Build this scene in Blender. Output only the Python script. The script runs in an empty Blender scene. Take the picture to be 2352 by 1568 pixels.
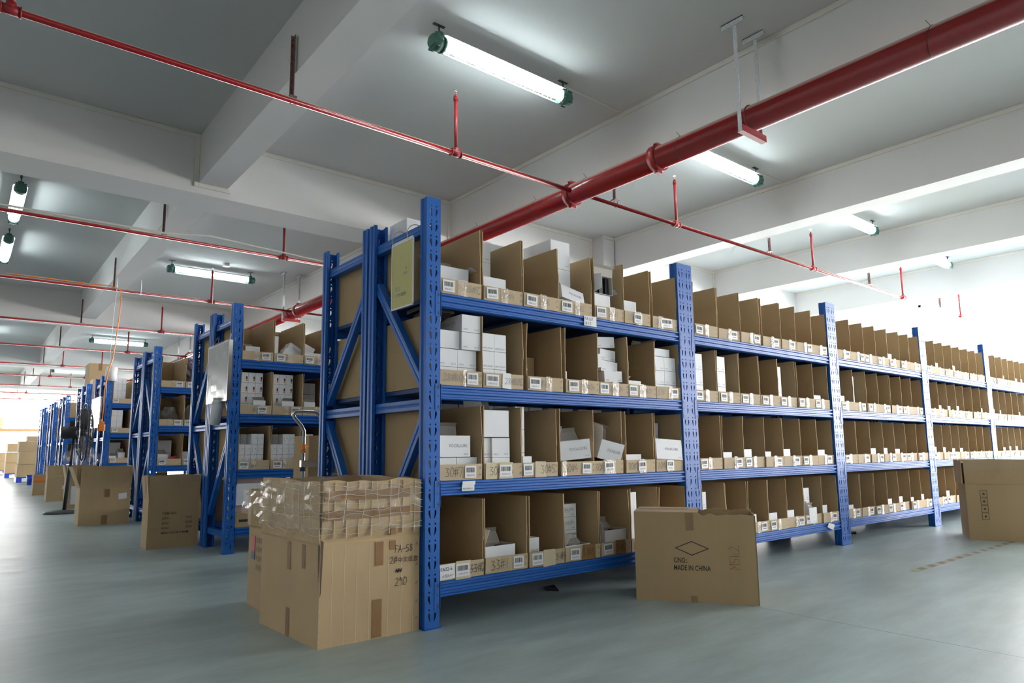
import bpy, math, random
from mathutils import Vector, Matrix
random.seed(11)
sc = bpy.context.scene
PI = math.pi

# ------------------------------------------------------------------ camera, world, exposure
FPX = 1548.755; U0 = 1176 - 17.564; V0 = 784 + 46.236
CAM = Vector((-1.6645, -2.6484, 0.7883))
_y, _p, _r = [math.radians(a) for a in (51.1973, 7.4561, -0.5284)]
FW = Vector((math.cos(_y)*math.cos(_p), math.sin(_y)*math.cos(_p), math.sin(_p)))
_rt = Vector((math.sin(_y), -math.cos(_y), 0)); _up = _rt.cross(FW)
RT = _rt*math.cos(_r) + _up*math.sin(_r); UP = -_rt*math.sin(_r) + _up*math.cos(_r)
cd = bpy.data.cameras.new('camera'); cam = bpy.data.objects.new('camera', cd)
sc.collection.objects.link(cam); sc.camera = cam
cd.sensor_width = 36; cd.lens = FPX*36/2352; cd.shift_x = 17.564/2352; cd.shift_y = 46.236/2352
cd.clip_start = 0.05; cd.clip_end = 200
m = Matrix((RT, UP, -FW)).transposed().to_4x4(); m.translation = CAM; cam.matrix_world = m

w = bpy.data.worlds.new('daylight'); sc.world = w; w.use_nodes = True
bg = w.node_tree.nodes['Background']; bg.inputs[0].default_value = (1.0, 0.97, 0.965, 1); bg.inputs[1].default_value = 19.0
sc.view_settings.view_transform = 'Standard'; sc.view_settings.look = 'None'
sc.view_settings.exposure = 0.62; sc.view_settings.gamma = 1.0; sc.view_settings.use_curve_mapping = False
TUBE = 34.0

def portal(loc, rot, sx, sy):
    l = bpy.data.lights.new('daylight_portal', 'AREA'); l.shape = 'RECTANGLE'; l.size = sx; l.size_y = sy
    l.cycles.is_portal = True
    o = bpy.data.objects.new('daylight_portal', l); sc.collection.objects.link(o); o.location = loc; o.rotation_euler = rot
RXW, FYW, LXW, BYW, ZC = 14.9, 39.3, -9.2, -9.0, 4.0
portal((RXW+.1, 15.0, 2.27), (0, PI/2, 0), 3.35, 48)
portal((2.8, FYW+.1, 2.1), (-PI/2, 0, 0), 24, 3.6)

# ------------------------------------------------------------------ materials
def mat(name, col, rough=.6, metal=0, noise=0, nscale=8, bump=0, bscale=60, spec=.5, stretch=None, col2=None):
    m = bpy.data.materials.new(name); m.use_nodes = True
    nt = m.node_tree; b = nt.nodes['Principled BSDF']
    b.inputs['Roughness'].default_value = rough; b.inputs['Metallic'].default_value = metal
    b.inputs['Specular IOR Level'].default_value = spec
    b.inputs['Base Color'].default_value = (*col, 1)
    if noise or bump:
        tc = nt.nodes.new('ShaderNodeTexCoord'); mp = nt.nodes.new('ShaderNodeMapping')
        nt.links.new(tc.outputs['Object'], mp.inputs[0])
        if stretch: mp.inputs['Scale'].default_value = stretch
    if noise:
        n = nt.nodes.new('ShaderNodeTexNoise'); n.inputs['Scale'].default_value = nscale; n.inputs['Detail'].default_value = 5
        nt.links.new(mp.outputs[0], n.inputs['Vector'])
        r = nt.nodes.new('ShaderNodeValToRGB'); r.color_ramp.elements[0].position = .3; r.color_ramp.elements[1].position = .7
        c2 = col2 or tuple(c*(1-noise) for c in col)
        r.color_ramp.elements[0].color = (*c2, 1); r.color_ramp.elements[1].color = (*col, 1)
        nt.links.new(n.outputs['Fac'], r.inputs[0]); nt.links.new(r.outputs[0], b.inputs['Base Color'])
    if bump:
        n = nt.nodes.new('ShaderNodeTexNoise'); n.inputs['Scale'].default_value = bscale; n.inputs['Detail'].default_value = 3
        nt.links.new(mp.outputs[0], n.inputs['Vector'])
        bp = nt.nodes.new('ShaderNodeBump'); bp.inputs['Strength'].default_value = bump; bp.inputs['Distance'].default_value = .01
        nt.links.new(n.outputs['Fac'], bp.inputs['Height']); nt.links.new(bp.outputs[0], b.inputs['Normal'])
    return m

def dusty(name, col, dust, rough=.35):
    """painted pipe with dust settled on its upper side"""
    m = mat(name, col, rough); nt = m.node_tree; b = nt.nodes['Principled BSDF']
    g = nt.nodes.new('ShaderNodeNewGeometry'); sx = nt.nodes.new('ShaderNodeSeparateXYZ'); nt.links.new(g.outputs['Normal'], sx.inputs[0])
    mr = nt.nodes.new('ShaderNodeMapRange'); mr.inputs[1].default_value = .28; mr.inputs[2].default_value = .55
    nt.links.new(sx.outputs['Z'], mr.inputs[0])
    mx = nt.nodes.new('ShaderNodeMix'); mx.data_type = 'RGBA'; mx.inputs[6].default_value = (*col, 1); mx.inputs[7].default_value = (*dust, 1)
    nt.links.new(mr.outputs[0], mx.inputs[0]); nt.links.new(mx.outputs[2], b.inputs['Base Color'])
    mr2 = nt.nodes.new('ShaderNodeMapRange'); mr2.inputs[1].default_value = .28; mr2.inputs[2].default_value = .55
    mr2.inputs[3].default_value = rough; mr2.inputs[4].default_value = .95
    nt.links.new(sx.outputs['Z'], mr2.inputs[0]); nt.links.new(mr2.outputs[0], b.inputs['Roughness'])
    return m

def clear(name, alpha=.25, rough=.12, col=(.9, .88, .82), bump=.6, bscale=45, stretch=(1, 1, 1), sheen=.06, edge=.6):
    """thin clear film: see-through, a little milky, with sharp sheen"""
    m = bpy.data.materials.new(name); m.use_nodes = True; nt = m.node_tree; nt.nodes.remove(nt.nodes['Principled BSDF'])
    out = nt.nodes['Material Output']
    d = nt.nodes.new('ShaderNodeBsdfDiffuse'); d.inputs[0].default_value = (*col, 1)
    g = nt.nodes.new('ShaderNodeBsdfGlossy'); g.inputs[0].default_value = (1, 1, 1, 1); g.inputs['Roughness'].default_value = rough
    t = nt.nodes.new('ShaderNodeBsdfTransparent'); m1 = nt.nodes.new('ShaderNodeMixShader'); m2 = nt.nodes.new('ShaderNodeMixShader')
    m1.inputs[0].default_value = alpha; nt.links.new(t.outputs[0], m1.inputs[1]); nt.links.new(d.outputs[0], m1.inputs[2])
    lw = nt.nodes.new('ShaderNodeLayerWeight'); lw.inputs[0].default_value = .5
    pw = nt.nodes.new('ShaderNodeMath'); pw.operation = 'POWER'; pw.inputs[1].default_value = 4; nt.links.new(lw.outputs['Facing'], pw.inputs[0])
    ma = nt.nodes.new('ShaderNodeMath'); ma.operation = 'MULTIPLY_ADD'; ma.inputs[1].default_value = edge; ma.inputs[2].default_value = sheen; nt.links.new(pw.outputs[0], ma.inputs[0])
    nt.links.new(ma.outputs[0], m2.inputs[0]); nt.links.new(m1.outputs[0], m2.inputs[1]); nt.links.new(g.outputs[0], m2.inputs[2]); nt.links.new(m2.outputs[0], out.inputs[0])
    if bump:
        tc = nt.nodes.new('ShaderNodeTexCoord'); n = nt.nodes.new('ShaderNodeTexNoise'); n.inputs['Scale'].default_value = bscale
        n.inputs['Detail'].default_value = 3; n.inputs['Distortion'].default_value = 1.5
        mp = nt.nodes.new('ShaderNodeMapping'); mp.inputs['Scale'].default_value = stretch; nt.links.new(tc.outputs['Object'], mp.inputs[0]); nt.links.new(mp.outputs[0], n.inputs['Vector'])
        bp = nt.nodes.new('ShaderNodeBump'); bp.inputs['Strength'].default_value = bump; bp.inputs['Distance'].default_value = .01
        nt.links.new(n.outputs['Fac'], bp.inputs['Height']); nt.links.new(bp.outputs[0], g.inputs['Normal']); nt.links.new(bp.outputs[0], lw.inputs['Normal'])
    return m

def emit(name, col, s):
    m = bpy.data.materials.new(name); m.use_nodes = True; b = m.node_tree.nodes['Principled BSDF']
    b.inputs['Base Color'].default_value = (*col, 1)
    b.inputs['Emission Color'].default_value = (*col, 1); b.inputs['Emission Strength'].default_value = s
    return m

BLUE = mat('blue_paint', (.012, .125, .48), .46, spec=.35, noise=.15, nscale=3, bump=.04, bscale=40)
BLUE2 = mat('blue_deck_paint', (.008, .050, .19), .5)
CARD = mat('cardboard', (.47, .335, .18), .82, noise=.10, nscale=5, bump=.05, bscale=25, stretch=(1, 1, .25))
CARD2 = mat('cardboard_pale', (.55, .395, .225), .85, noise=.12, nscale=4, bump=.06, bscale=20)
CARDE = mat('cardboard_edge', (.60, .46, .29), .9, noise=.3, nscale=120)
LIP = mat('cardboard_printed_side', (.56, .44, .29), .8, noise=.08, nscale=6)
WHITE = mat('white_carton_board', (.80, .81, .84), .55, noise=.03, nscale=4)
GREYIN = mat('carton_inside', (.46, .43, .39), .85)
INK = mat('ink', (.03, .03, .035), .6)
INKG = mat('grey_ink', (.22, .22, .24), .6)
INKBR = mat('brown_ink', (.10, .065, .035), .7)
INKR = mat('red_ink', (.30, .03, .02), .6)
PAPER = mat('label_paper', (.78, .79, .80), .5)
CREAM = mat('masking_tape', (.62, .53, .36), .7)
TAPE = clear('clear_tape', .22, .16, (.72, .64, .50), 1.0, 60)
WRAP = clear('tape_wrap', .04, .14, (.80, .76, .66), .3, 50, (1.2, 1.2, .15), .03, .15)
BTAPE = mat('brown_tape', (.30, .165, .065), .3, noise=.15, nscale=20)
RED = dusty('red_pipe_paint', (.26, .012, .014), (.36, .31, .26), .17)
REDF = mat('red_fitting', (.27, .014, .016), .45)
MAROON = mat('maroon_steel', (.10, .030, .030), .5, noise=.4, nscale=40, col2=(.22, .14, .13))
WPAINT = mat('white_sprayed_steel', (.62, .64, .66), .6, noise=.25, nscale=60)
PLASTER = mat('ceiling_paint', (.60, .605, .60), .85, noise=.03, nscale=1.2, bump=.03, bscale=6)
BEAMP = mat('beam_paint', (.66, .66, .65), .8, noise=.02, nscale=1.5)
TRIMW = mat('trunking', (.66, .64, .58), .5)
GREEN = mat('green_cast_metal', (.04, .14, .105), .4)
STEEL = mat('chrome', (.75, .75, .75), .18, metal=1)
BLACK = mat('black_plastic', (.018, .018, .020), .45)
DGREY = mat('dark_steel', (.035, .035, .04), .5)
ORANGE = mat('orange_plastic', (.80, .24, .03), .45)
YELLOW = mat('yellow_card', (.60, .56, .25), .10)
GLASS = clear('glass', .0, .02, (.9, .95, .95), 0)
FILM = clear('plastic_film', .12, .10, (.80, .82, .86), .4, 16)
TUBEM = emit('fluorescent_tube', (.86, .98, 1.0), TUBE)
REFL = mat('reflector_enamel', (.82, .84, .85), .35)
PINK = mat('pink_carton', (.52, .38, .33), .6, noise=.1, nscale=10)
FOAMW = mat('white_board', (.42, .44, .44), .15)
PURPLE = clear('purple_film', .75, .2, (.16, .13, .24), 2.0, 20)
REDP = mat('red_plastic', (.55, .03, .04), .45)
BLUEP = mat('blue_plastic', (.02, .06, .50), .4)
ORBEAM = mat('orange_beam', (.75, .20, .08), .5)

# ------------------------------------------------------------------ mesh builder
def ortho(d):
    d = d.normalized(); a = Vector((0, 0, 1)) if abs(d.z) < .9 else Vector((1, 0, 0))
    u = d.cross(a).normalized(); return u, d.cross(u).normalized()
_txt = {}
def text_geo(s, bold=0):
    if (s, bold) in _txt: return _txt[(s, bold)]
    c = bpy.data.curves.new('t', 'FONT'); c.body = s; c.size = 1.0; c.offset = bold; c.resolution_u = 2
    o = bpy.data.objects.new('t', c); sc.collection.objects.link(o)
    bpy.context.view_layer.update()
    me = bpy.data.meshes.new_from_object(o.evaluated_get(bpy.context.evaluated_depsgraph_get()))
    vs = [(v.co.x, v.co.y) for v in me.vertices]; fs = [tuple(p.vertices) for p in me.polygons]
    bpy.data.objects.remove(o); bpy.data.meshes.remove(me); bpy.data.curves.remove(c)
    x1 = max([v[0] for v in vs] or [1]); x0 = min([v[0] for v in vs] or [0])
    _txt[(s, bold)] = ([(a-x0, b) for a, b in vs], fs, x1-x0); return _txt[(s, bold)]
STROKES = {'0': [[(.3,1),(.05,.6),(.1,.1),(.35,0),(.55,.4),(.5,.85),(.25,1)]], '1': [[(.3,1),(.28,0)]], '2': [[(.05,.8),(.3,1),(.5,.75),(.3,.35),(.0,.02),(.55,.05)]],
 '3': [[(.05,.95),(.45,.9),(.2,.55),(.5,.35),(.35,.02),(.02,.08)]], '4': [[(.3,1),(.02,.4),(.55,.42)],[(.42,.7),(.38,-.05)]], '5': [[(.5,.98),(.12,.95),(.08,.55),(.42,.5),(.45,.12),(.05,.0)]],
 '6': [[(.4,1),(.1,.5),(.12,.05),(.42,.05),(.45,.4),(.12,.4)]], '7': [[(.02,.92),(.5,.98),(.22,.0)]], '8': [[(.45,.85),(.2,1),(.1,.75),(.45,.35),(.3,.02),(.05,.2),(.42,.7),(.45,.85)]],
 '9': [[(.45,.75),(.2,1),(.08,.7),(.42,.62),(.4,.0)]], '#': [[(.0,.62),(.62,.7)],[(-.02,.3),(.6,.38)],[(.22,.98),(.12,.02)],[(.48,1),(.38,.05)]], 'B': [[(.1,1),(.08,0)],[(.1,1),(.42,.8),(.12,.52),(.48,.25),(.08,0)]],
 'F': [[(.1,1),(.08,0)],[(.08,1),(.5,.98)],[(.1,.55),(.4,.55)]], 'A': [[(.0,0),(.28,1),(.5,0)],[(.1,.38),(.45,.38)]], '-': [[(.05,.45),(.5,.48)]], '(': [[(.4,1),(.15,.5),(.4,-.02)]], ')': [[(.1,1),(.35,.5),(.1,-.02)]],
 '"': [[(.1,1),(.05,.6)],[(.3,1),(.25,.6)]], 'M': [[(0,0),(.05,1),(.28,.4),(.5,1),(.55,0)]], 'k': [[(.1,1),(.1,0)],[(.5,.6),(.1,.35),(.55,0)]],
 '~': [[(0,.3),(.2,.75),(.3,.2),(.5,.8),(.6,.3),(.1,.5),(.55,.55)]], ' ': []}
class MB:
    def __init__(s): s.v = []; s.f = []; s.m = []; s.sm = []
    def poly(s, pts, mi=0, smooth=False):
        n = len(s.v); s.v += [Vector(p) for p in pts]; s.f.append(tuple(range(n, n+len(pts)))); s.m.append(mi); s.sm.append(smooth)
    def hexa(s, p, mi=0):   # 8 points: bottom 4 ccw, top 4 ccw
        n = len(s.v); s.v += [Vector(q) for q in p]
        for f in ((3,2,1,0),(4,5,6,7),(0,1,5,4),(1,2,6,5),(2,3,7,6),(3,0,4,7)):
            s.f.append(tuple(n+i for i in f)); s.m.append(mi); s.sm.append(False)
    def box(s, a, b, mi=0, T=None):
        x0, y0, z0 = a; x1, y1, z1 = b
        p = [Vector(q) for q in ((x0,y0,z0),(x1,y0,z0),(x1,y1,z0),(x0,y1,z0),(x0,y0,z1),(x1,y0,z1),(x1,y1,z1),(x0,y1,z1))]
        if T: p = [T @ q for q in p]
        s.hexa(p, mi)
    def rbox(s, a, b, r, mi=0):   # box with rounded vertical edges
        x0, y0, z0 = a; x1, y1, z1 = b; pr = []
        for cx, cy, a0 in ((x1-r,y1-r,0),(x0+r,y1-r,90),(x0+r,y0+r,180),(x1-r,y0+r,270)):
            for k in range(4): t = math.radians(a0+k*30); pr.append((cx+r*math.cos(t), cy+r*math.sin(t)))
        s.prism(pr, z0, z1, mi)
    def prism(s, pr, z0, z1, mi=0, f=lambda x, y, z: (x, y, z), smooth=False):
        n = len(pr); b = len(s.v)
        s.v += [Vector(f(x, y, z0)) for x, y in pr] + [Vector(f(x, y, z1)) for x, y in pr]
        for i in range(n):
            j = (i+1) % n; s.f.append((b+i, b+j, b+n+j, b+n+i)); s.m.append(mi); s.sm.append(smooth)
        s.f.append(tuple(b+i for i in reversed(range(n)))); s.m.append(mi); s.sm.append(False)
        s.f.append(tuple(b+n+i for i in range(n))); s.m.append(mi); s.sm.append(False)
    def sheet(s, line, z0, z1, t, mi=0, f=lambda x, y, z: (x, y, z)):   # folded sheet: polyline given thickness
        for (a, b) in zip(line, line[1:]):
            d = Vector((b[0]-a[0], b[1]-a[1])); 
            if d.length == 0: continue
            nrm = Vector((-d.y, d.x)).normalized()*t
            s.prism([a, b, (b[0]+nrm.x, b[1]+nrm.y), (a[0]+nrm.x, a[1]+nrm.y)], z0, z1, mi, f)
    def tube(s, pts, r, n=10, mi=0, cap=True, smooth=True):
        pts = [Vector(p) for p in pts]; b = len(s.v); rr = r if isinstance(r, (list, tuple)) else [r]*len(pts)
        d0 = (pts[1]-pts[0]).normalized(); u, w_ = ortho(d0)
        for i, p in enumerate(pts):
            if i == 0: d = pts[1]-p
            elif i == len(pts)-1: d = p-pts[i-1]
            else: d = (pts[i+1]-p).normalized()+(p-pts[i-1]).normalized()
            d.normalize(); u = (u-d*u.dot(d)).normalized(); w_ = d.cross(u)
            for k in range(n):
                a = 2*PI*k/n; s.v.append(p+(u*math.cos(a)+w_*math.sin(a))*rr[i])
        for i in range(len(pts)-1):
            for k in range(n):
                q = (k+1) % n; s.f.append((b+i*n+k, b+i*n+q, b+(i+1)*n+q, b+(i+1)*n+k)); s.m.append(mi); s.sm.append(smooth)
        if cap:
            s.f.append(tuple(b+k for k in reversed(range(n)))); s.m.append(mi); s.sm.append(False)
            s.f.append(tuple(b+(len(pts)-1)*n+k for k in range(n))); s.m.append(mi); s.sm.append(False)
    def ring(s, c, axis, R, r, n=20, k=6, mi=0, a0=0, a1=360):
        u, w_ = ortho(Vector(axis)); full = a1-a0 >= 360
        pts = [Vector(c)+(u*math.cos(math.radians(a0+(a1-a0)*i/n))+w_*math.sin(math.radians(a0+(a1-a0)*i/n)))*R for i in range(n+1)]
        s.tube(pts, r, k, mi, cap=not full)
    def text(s, st, o, ux, uz, size, mi=0, bold=0, maxw=None):
        vs, fs, wd = text_geo(st, bold); o = Vector(o); ux = Vector(ux); uz = Vector(uz); b = len(s.v)
        kx = min(1, maxw/(wd*size)) if maxw else 1
        s.v += [o+ux*(x*size*kx)+uz*(y*size) for x, y in vs]
        for f in fs: s.f.append(tuple(b+i for i in f)); s.m.append(mi); s.sm.append(False)
    def write(s, st, o, ux, uz, h, mi=0, wd=.0022, sp=.60, jit=.06):   # handwriting
        o = Vector(o); ux = Vector(ux).normalized(); uz = Vector(uz).normalized(); x = 0
        for ch in st:
            for line in STROKES.get(ch, []):
                p = [o+ux*((x+a+random.uniform(-jit, jit)*.6)*h)+uz*((b+random.uniform(-jit, jit)*.6)*h) for a, b in line]
                for a, b in zip(p, p[1:]):
                    d = b-a
                    if d.length < 1e-6: continue
                    nn = ux.cross(uz).cross(d).normalized()*wd*.5; e = d.normalized()*wd*.4
                    s.poly([a-nn-e, b-nn+e, b+nn+e, a+nn-e], mi)
            x += sp if ch != '1' else sp*.75
        return x*h
    def build(s, name, mats, parent=None, loc=None, rot=None, bevel=0, link=True):
        me = bpy.data.meshes.new(name); me.from_pydata([tuple(v) for v in s.v], [], s.f)
        for mm in (mats if isinstance(mats, (list, tuple)) else [mats]): me.materials.append(mm)
        me.polygons.foreach_set('material_index', s.m); me.polygons.foreach_set('use_smooth', s.sm); me.update()
        return inst(name, me, parent, loc, rot, bevel)
def inst(name, me, parent=None, loc=None, rot=None, bevel=0):
    o = bpy.data.objects.new(name, me); sc.collection.objects.link(o)
    if parent: o.parent = parent
    if loc is not None: o.location = loc
    if rot is not None: o.rotation_euler = rot
    if bevel:
        b = o.modifiers.new('bevel', 'BEVEL'); b.width = bevel; b.segments = 2; b.limit_method = 'ANGLE'
    return o
def mesh_of(mb, name, mats):
    o = mb.build(name, mats); me = o.data; bpy.data.objects.remove(o); return me
def empty(name, loc=(0, 0, 0), rot=(0, 0, 0)):
    o = bpy.data.objects.new(name, None); sc.collection.objects.link(o); o.location = loc; o.rotation_euler = rot; o.empty_display_size = .1; return o
def tag(o, label=None, cat=None, group=None, kind=None):
    if label: o['label'] = label
    if cat: o['category'] = cat
    if group: o['group'] = group
    if kind: o['kind'] = kind
    return o
def copy_tree(o, parent=None):
    c = o.copy(); sc.collection.objects.link(c)
    if parent: c.parent = parent; c.matrix_parent_inverse = o.matrix_parent_inverse
    for ch in [k for k in o.children]: copy_tree(ch, c)
    return c
ORD = ['first', 'second', 'third', 'fourth', 'fifth', 'sixth', 'seventh', 'eighth', 'ninth']

# ------------------------------------------------------------------ setting
fm = mat('concrete_floor', (.43, .52, .51), .42, noise=.2, nscale=1.3, bump=.05, bscale=9, col2=(.35, .435, .425))
nt = fm.node_tree; b = nt.nodes['Principled BSDF']; cr = [n for n in nt.nodes if n.type == 'VALTORGB'][0]
tc = [n for n in nt.nodes if n.type == 'TEX_COORD'][0]; sx = nt.nodes.new('ShaderNodeSeparateXYZ'); nt.links.new(tc.outputs['Object'], sx.inputs[0])
# fine trowel streaks + sawn joints every 4.5 m
md = nt.nodes.new('ShaderNodeMath'); md.operation = 'PINGPONG'; md.inputs[1].default_value = 2.25
of = nt.nodes.new('ShaderNodeMath'); of.operation = 'ADD'; of.inputs[1].default_value = -1.5+4.5*8
nt.links.new(sx.outputs['X'], of.inputs[0]); nt.links.new(of.outputs[0], md.inputs[0])
lt = nt.nodes.new('ShaderNodeMath'); lt.operation = 'LESS_THAN'; lt.inputs[1].default_value = .0025; nt.links.new(md.outputs[0], lt.inputs[0])
st = nt.nodes.new('ShaderNodeTexNoise'); st.inputs['Scale'].default_value = 5; st.inputs['Detail'].default_value = 8; st.inputs['Roughness'].default_value = .7
mp = nt.nodes.new('ShaderNodeMapping'); mp.inputs['Scale'].default_value = (.35, 1.6, 1); nt.links.new(tc.outputs['Object'], mp.inputs[0]); nt.links.new(mp.outputs[0], st.inputs['Vector'])
mr = nt.nodes.new('ShaderNodeMapRange'); mr.inputs[1].default_value = .3; mr.inputs[2].default_value = .75; mr.inputs[3].default_value = .78; mr.inputs[4].default_value = 1.2
nt.links.new(st.outputs['Fac'], mr.inputs[0])
mu = nt.nodes.new('ShaderNodeMix'); mu.data_type = 'RGBA'; mu.blend_type = 'MULTIPLY'; mu.inputs[0].default_value = 1
nt.links.new(cr.outputs[0], mu.inputs[6]); nt.links.new(mr.outputs[0], mu.inputs[7])
mx = nt.nodes.new('ShaderNodeMix'); mx.data_type = 'RGBA'; mx.inputs[7].default_value = (.10, .12, .12, 1)
nt.links.new(lt.outputs[0], mx.inputs[0]); nt.links.new(mu.outputs[2], mx.inputs[6]); nt.links.new(mx.outputs[2], b.inputs['Base Color'])
rr = nt.nodes.new('ShaderNodeMapRange'); rr.inputs[3].default_value = .25; rr.inputs[4].default_value = .50
nt.links.new(st.outputs['Fac'], rr.inputs[0]); nt.links.new(rr.outputs[0], b.inputs['Roughness'])
def struct(name, mb, m_, parent=None, **k):
    o = mb.build(name, m_, parent, **k)
    if not parent: tag(o, kind='structure')
    return o
q = MB(); q.box((LXW, BYW, -.1), (RXW+.3, FYW+.3, 0)); struct('floor', q, fm)
q = MB(); q.box((LXW, BYW, ZC), (RXW+.3, FYW+.3, ZC+.15)); struct('ceiling', q, PLASTER)
q = MB(); q.box((LXW-.2, BYW, 0), (LXW, FYW, ZC)); struct('wall_left', q, BEAMP)
q = MB(); q.box((LXW, BYW-.2, 0), (RXW, BYW, ZC)); struct('wall_back', q, BEAMP)
# right wall and far wall: parapet, lintel and glazing
q = MB(); q.box((RXW, BYW, 0), (RXW+.2, FYW, .60)); q.box((RXW, BYW, 3.93), (RXW+.2, FYW, ZC)); struct('wall_right', q, BEAMP)
q = MB(); q.box((LXW, FYW, 0), (RXW, FYW+.2, .60)); q.box((LXW, FYW, 3.93), (RXW, FYW+.2, ZC)); struct('wall_far', q, BEAMP)
n = 0
for i in range(8):
    y0 = BYW+i*6.0375; y1 = y0+6.0375; n += 1
    q = MB()
    for y in (y0, (y0+y1)/2): q.box((RXW+.06, y, .60), (RXW+.11, y+.05, 3.93))
    q.box((RXW+.06, y0, .60), (RXW+.11, y1, .65)); q.box((RXW+.06, y0, 3.88), (RXW+.11, y1, 3.93))
    o = struct('window_%d' % n, q, WPAINT)
    q = MB(); q.box((RXW+.08, y0+.05, .65), (RXW+.086, y1, 3.88)); q.build('pane', GLASS, o)
for i in range(4):
    x0 = LXW+i*6.025; x1 = x0+6.025; n += 1
    q = MB()
    for x in (x0, (x0+x1)/2): q.box((x, FYW+.06, .60), (x+.05, FYW+.11, 3.93))
    q.box((x0, FYW+.06, .60), (x1, FYW+.11, .65)); q.box((x0, FYW+.06, 3.88), (x1, FYW+.11, 3.93))
    o = struct('window_%d' % n, q, WPAINT)
    q = MB(); q.box((x0+.05, FYW+.08, .65), (x1, FYW+.086, 3.88)); q.build('pane', GLASS, o)

# ceiling beams
XB = [(-4.3, .52, 3.38), (4.36, .515, 3.38), (13.0, .515, 3.38), (21.65, .515, 3.38), (30.3, .515, 3.38)]
YB = [(-5.9, .28, 3.49), (-2.93, .28, 3.49), (.025, .28, 3.49), (3.09, .28, 3.505), (5.965, .29, 3.475), (8.93, .28, 3.49), (11.87, .28, 3.49)]
for y, wd, z in XB:
    q = MB(); q.box((LXW, y, z), (RXW, y+wd, ZC)); struct('ceiling_beam', q, BEAMP)
for x, wd, z in YB:
    ys = [BYW]+[v for (y, d, _) in XB for v in (y, y+d)]+[FYW]
    q = MB()
    for a, b_ in zip(ys[::2], ys[1::2]): q.box((x, a, z), (x+wd, b_, ZC))
    struct('ceiling_beam', q, BEAMP)
q = MB(); q.box((5.72, 4.12, 0), (6.06, 4.36, ZC)); struct('column', q, BEAMP)
for x in (-2.9, 14.4):
    q = MB(); q.box((x, 13.0, 0), (x+.45, 13.5, 3.38)) 
    if x > 0: struct('column', q, BEAMP)
# cream trunking round the bays
def trunk(n, segs):
    q = MB()
    for a, b_ in segs: q.box(a, b_)
    struct('trim_%d' % n, q, TRIMW, bevel=.004)
t = .045; e = .018
yb = 4.36
trunk(1, [((LXW, yb-e, ZC-t), (-5.9, yb, ZC)), ((-2.65, yb-e, ZC-t), (.025, yb, ZC)), ((.025-t, yb-e, 3.49-t), (.025, yb, ZC-t)), ((.025, yb-e, 3.49-t), (.335, yb, 3.49))])
trunk(2, [((.305, yb-e, ZC-t), (3.09, yb, ZC)), ((3.09-t, yb-e, 3.38), (3.09, yb, ZC-t))])
trunk(3, [((3.09-e, -4.3+.5, ZC-t), (3.09, yb-e, ZC))])
trunk(4, [((5.965-e, -3.8, ZC-t), (5.965, 4.12, ZC)), ((3.37, yb-e, ZC-t), (5.72, yb, ZC)), ((5.72-.03, 4.12-e, ZC-t), (5.965, 4.12, ZC)), ((5.72-t, yb-e, 1.2), (5.72, yb, ZC-t)), ((5.965, 4.12-e, 2.2), (5.965+.03, 4.12, ZC-t))])
trunk(5, [((6.255, yb-e, ZC-t), (8.93, yb, ZC)), ((8.93-t, yb-e, 3.38), (8.93, yb, ZC-t)), ((8.93-e, -3.8, ZC-t), (8.93, yb-e, ZC))])
trunk(6, [((11.87-e, -3.8, ZC-t), (11.87, yb-e, ZC)), ((9.21, yb-e, ZC-t), (11.87, yb, ZC))])
trunk(7, [((3.09-e, 4.875, ZC-t), (3.09, 13, ZC)), ((.305, 13-e, ZC-t), (3.09, 13, ZC)), ((3.09-t, 13-e, 3.38), (3.09, 13, ZC-t))])
# thin lamp conduits on the ceiling
for i, (x0, x1, y) in enumerate(((2.25, 3.09, 1.40), (5.1, 5.965, 1.36))):
    trunk(8+i, [((x0, y-.008, ZC-.014), (x1, y+.008, ZC))])

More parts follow.
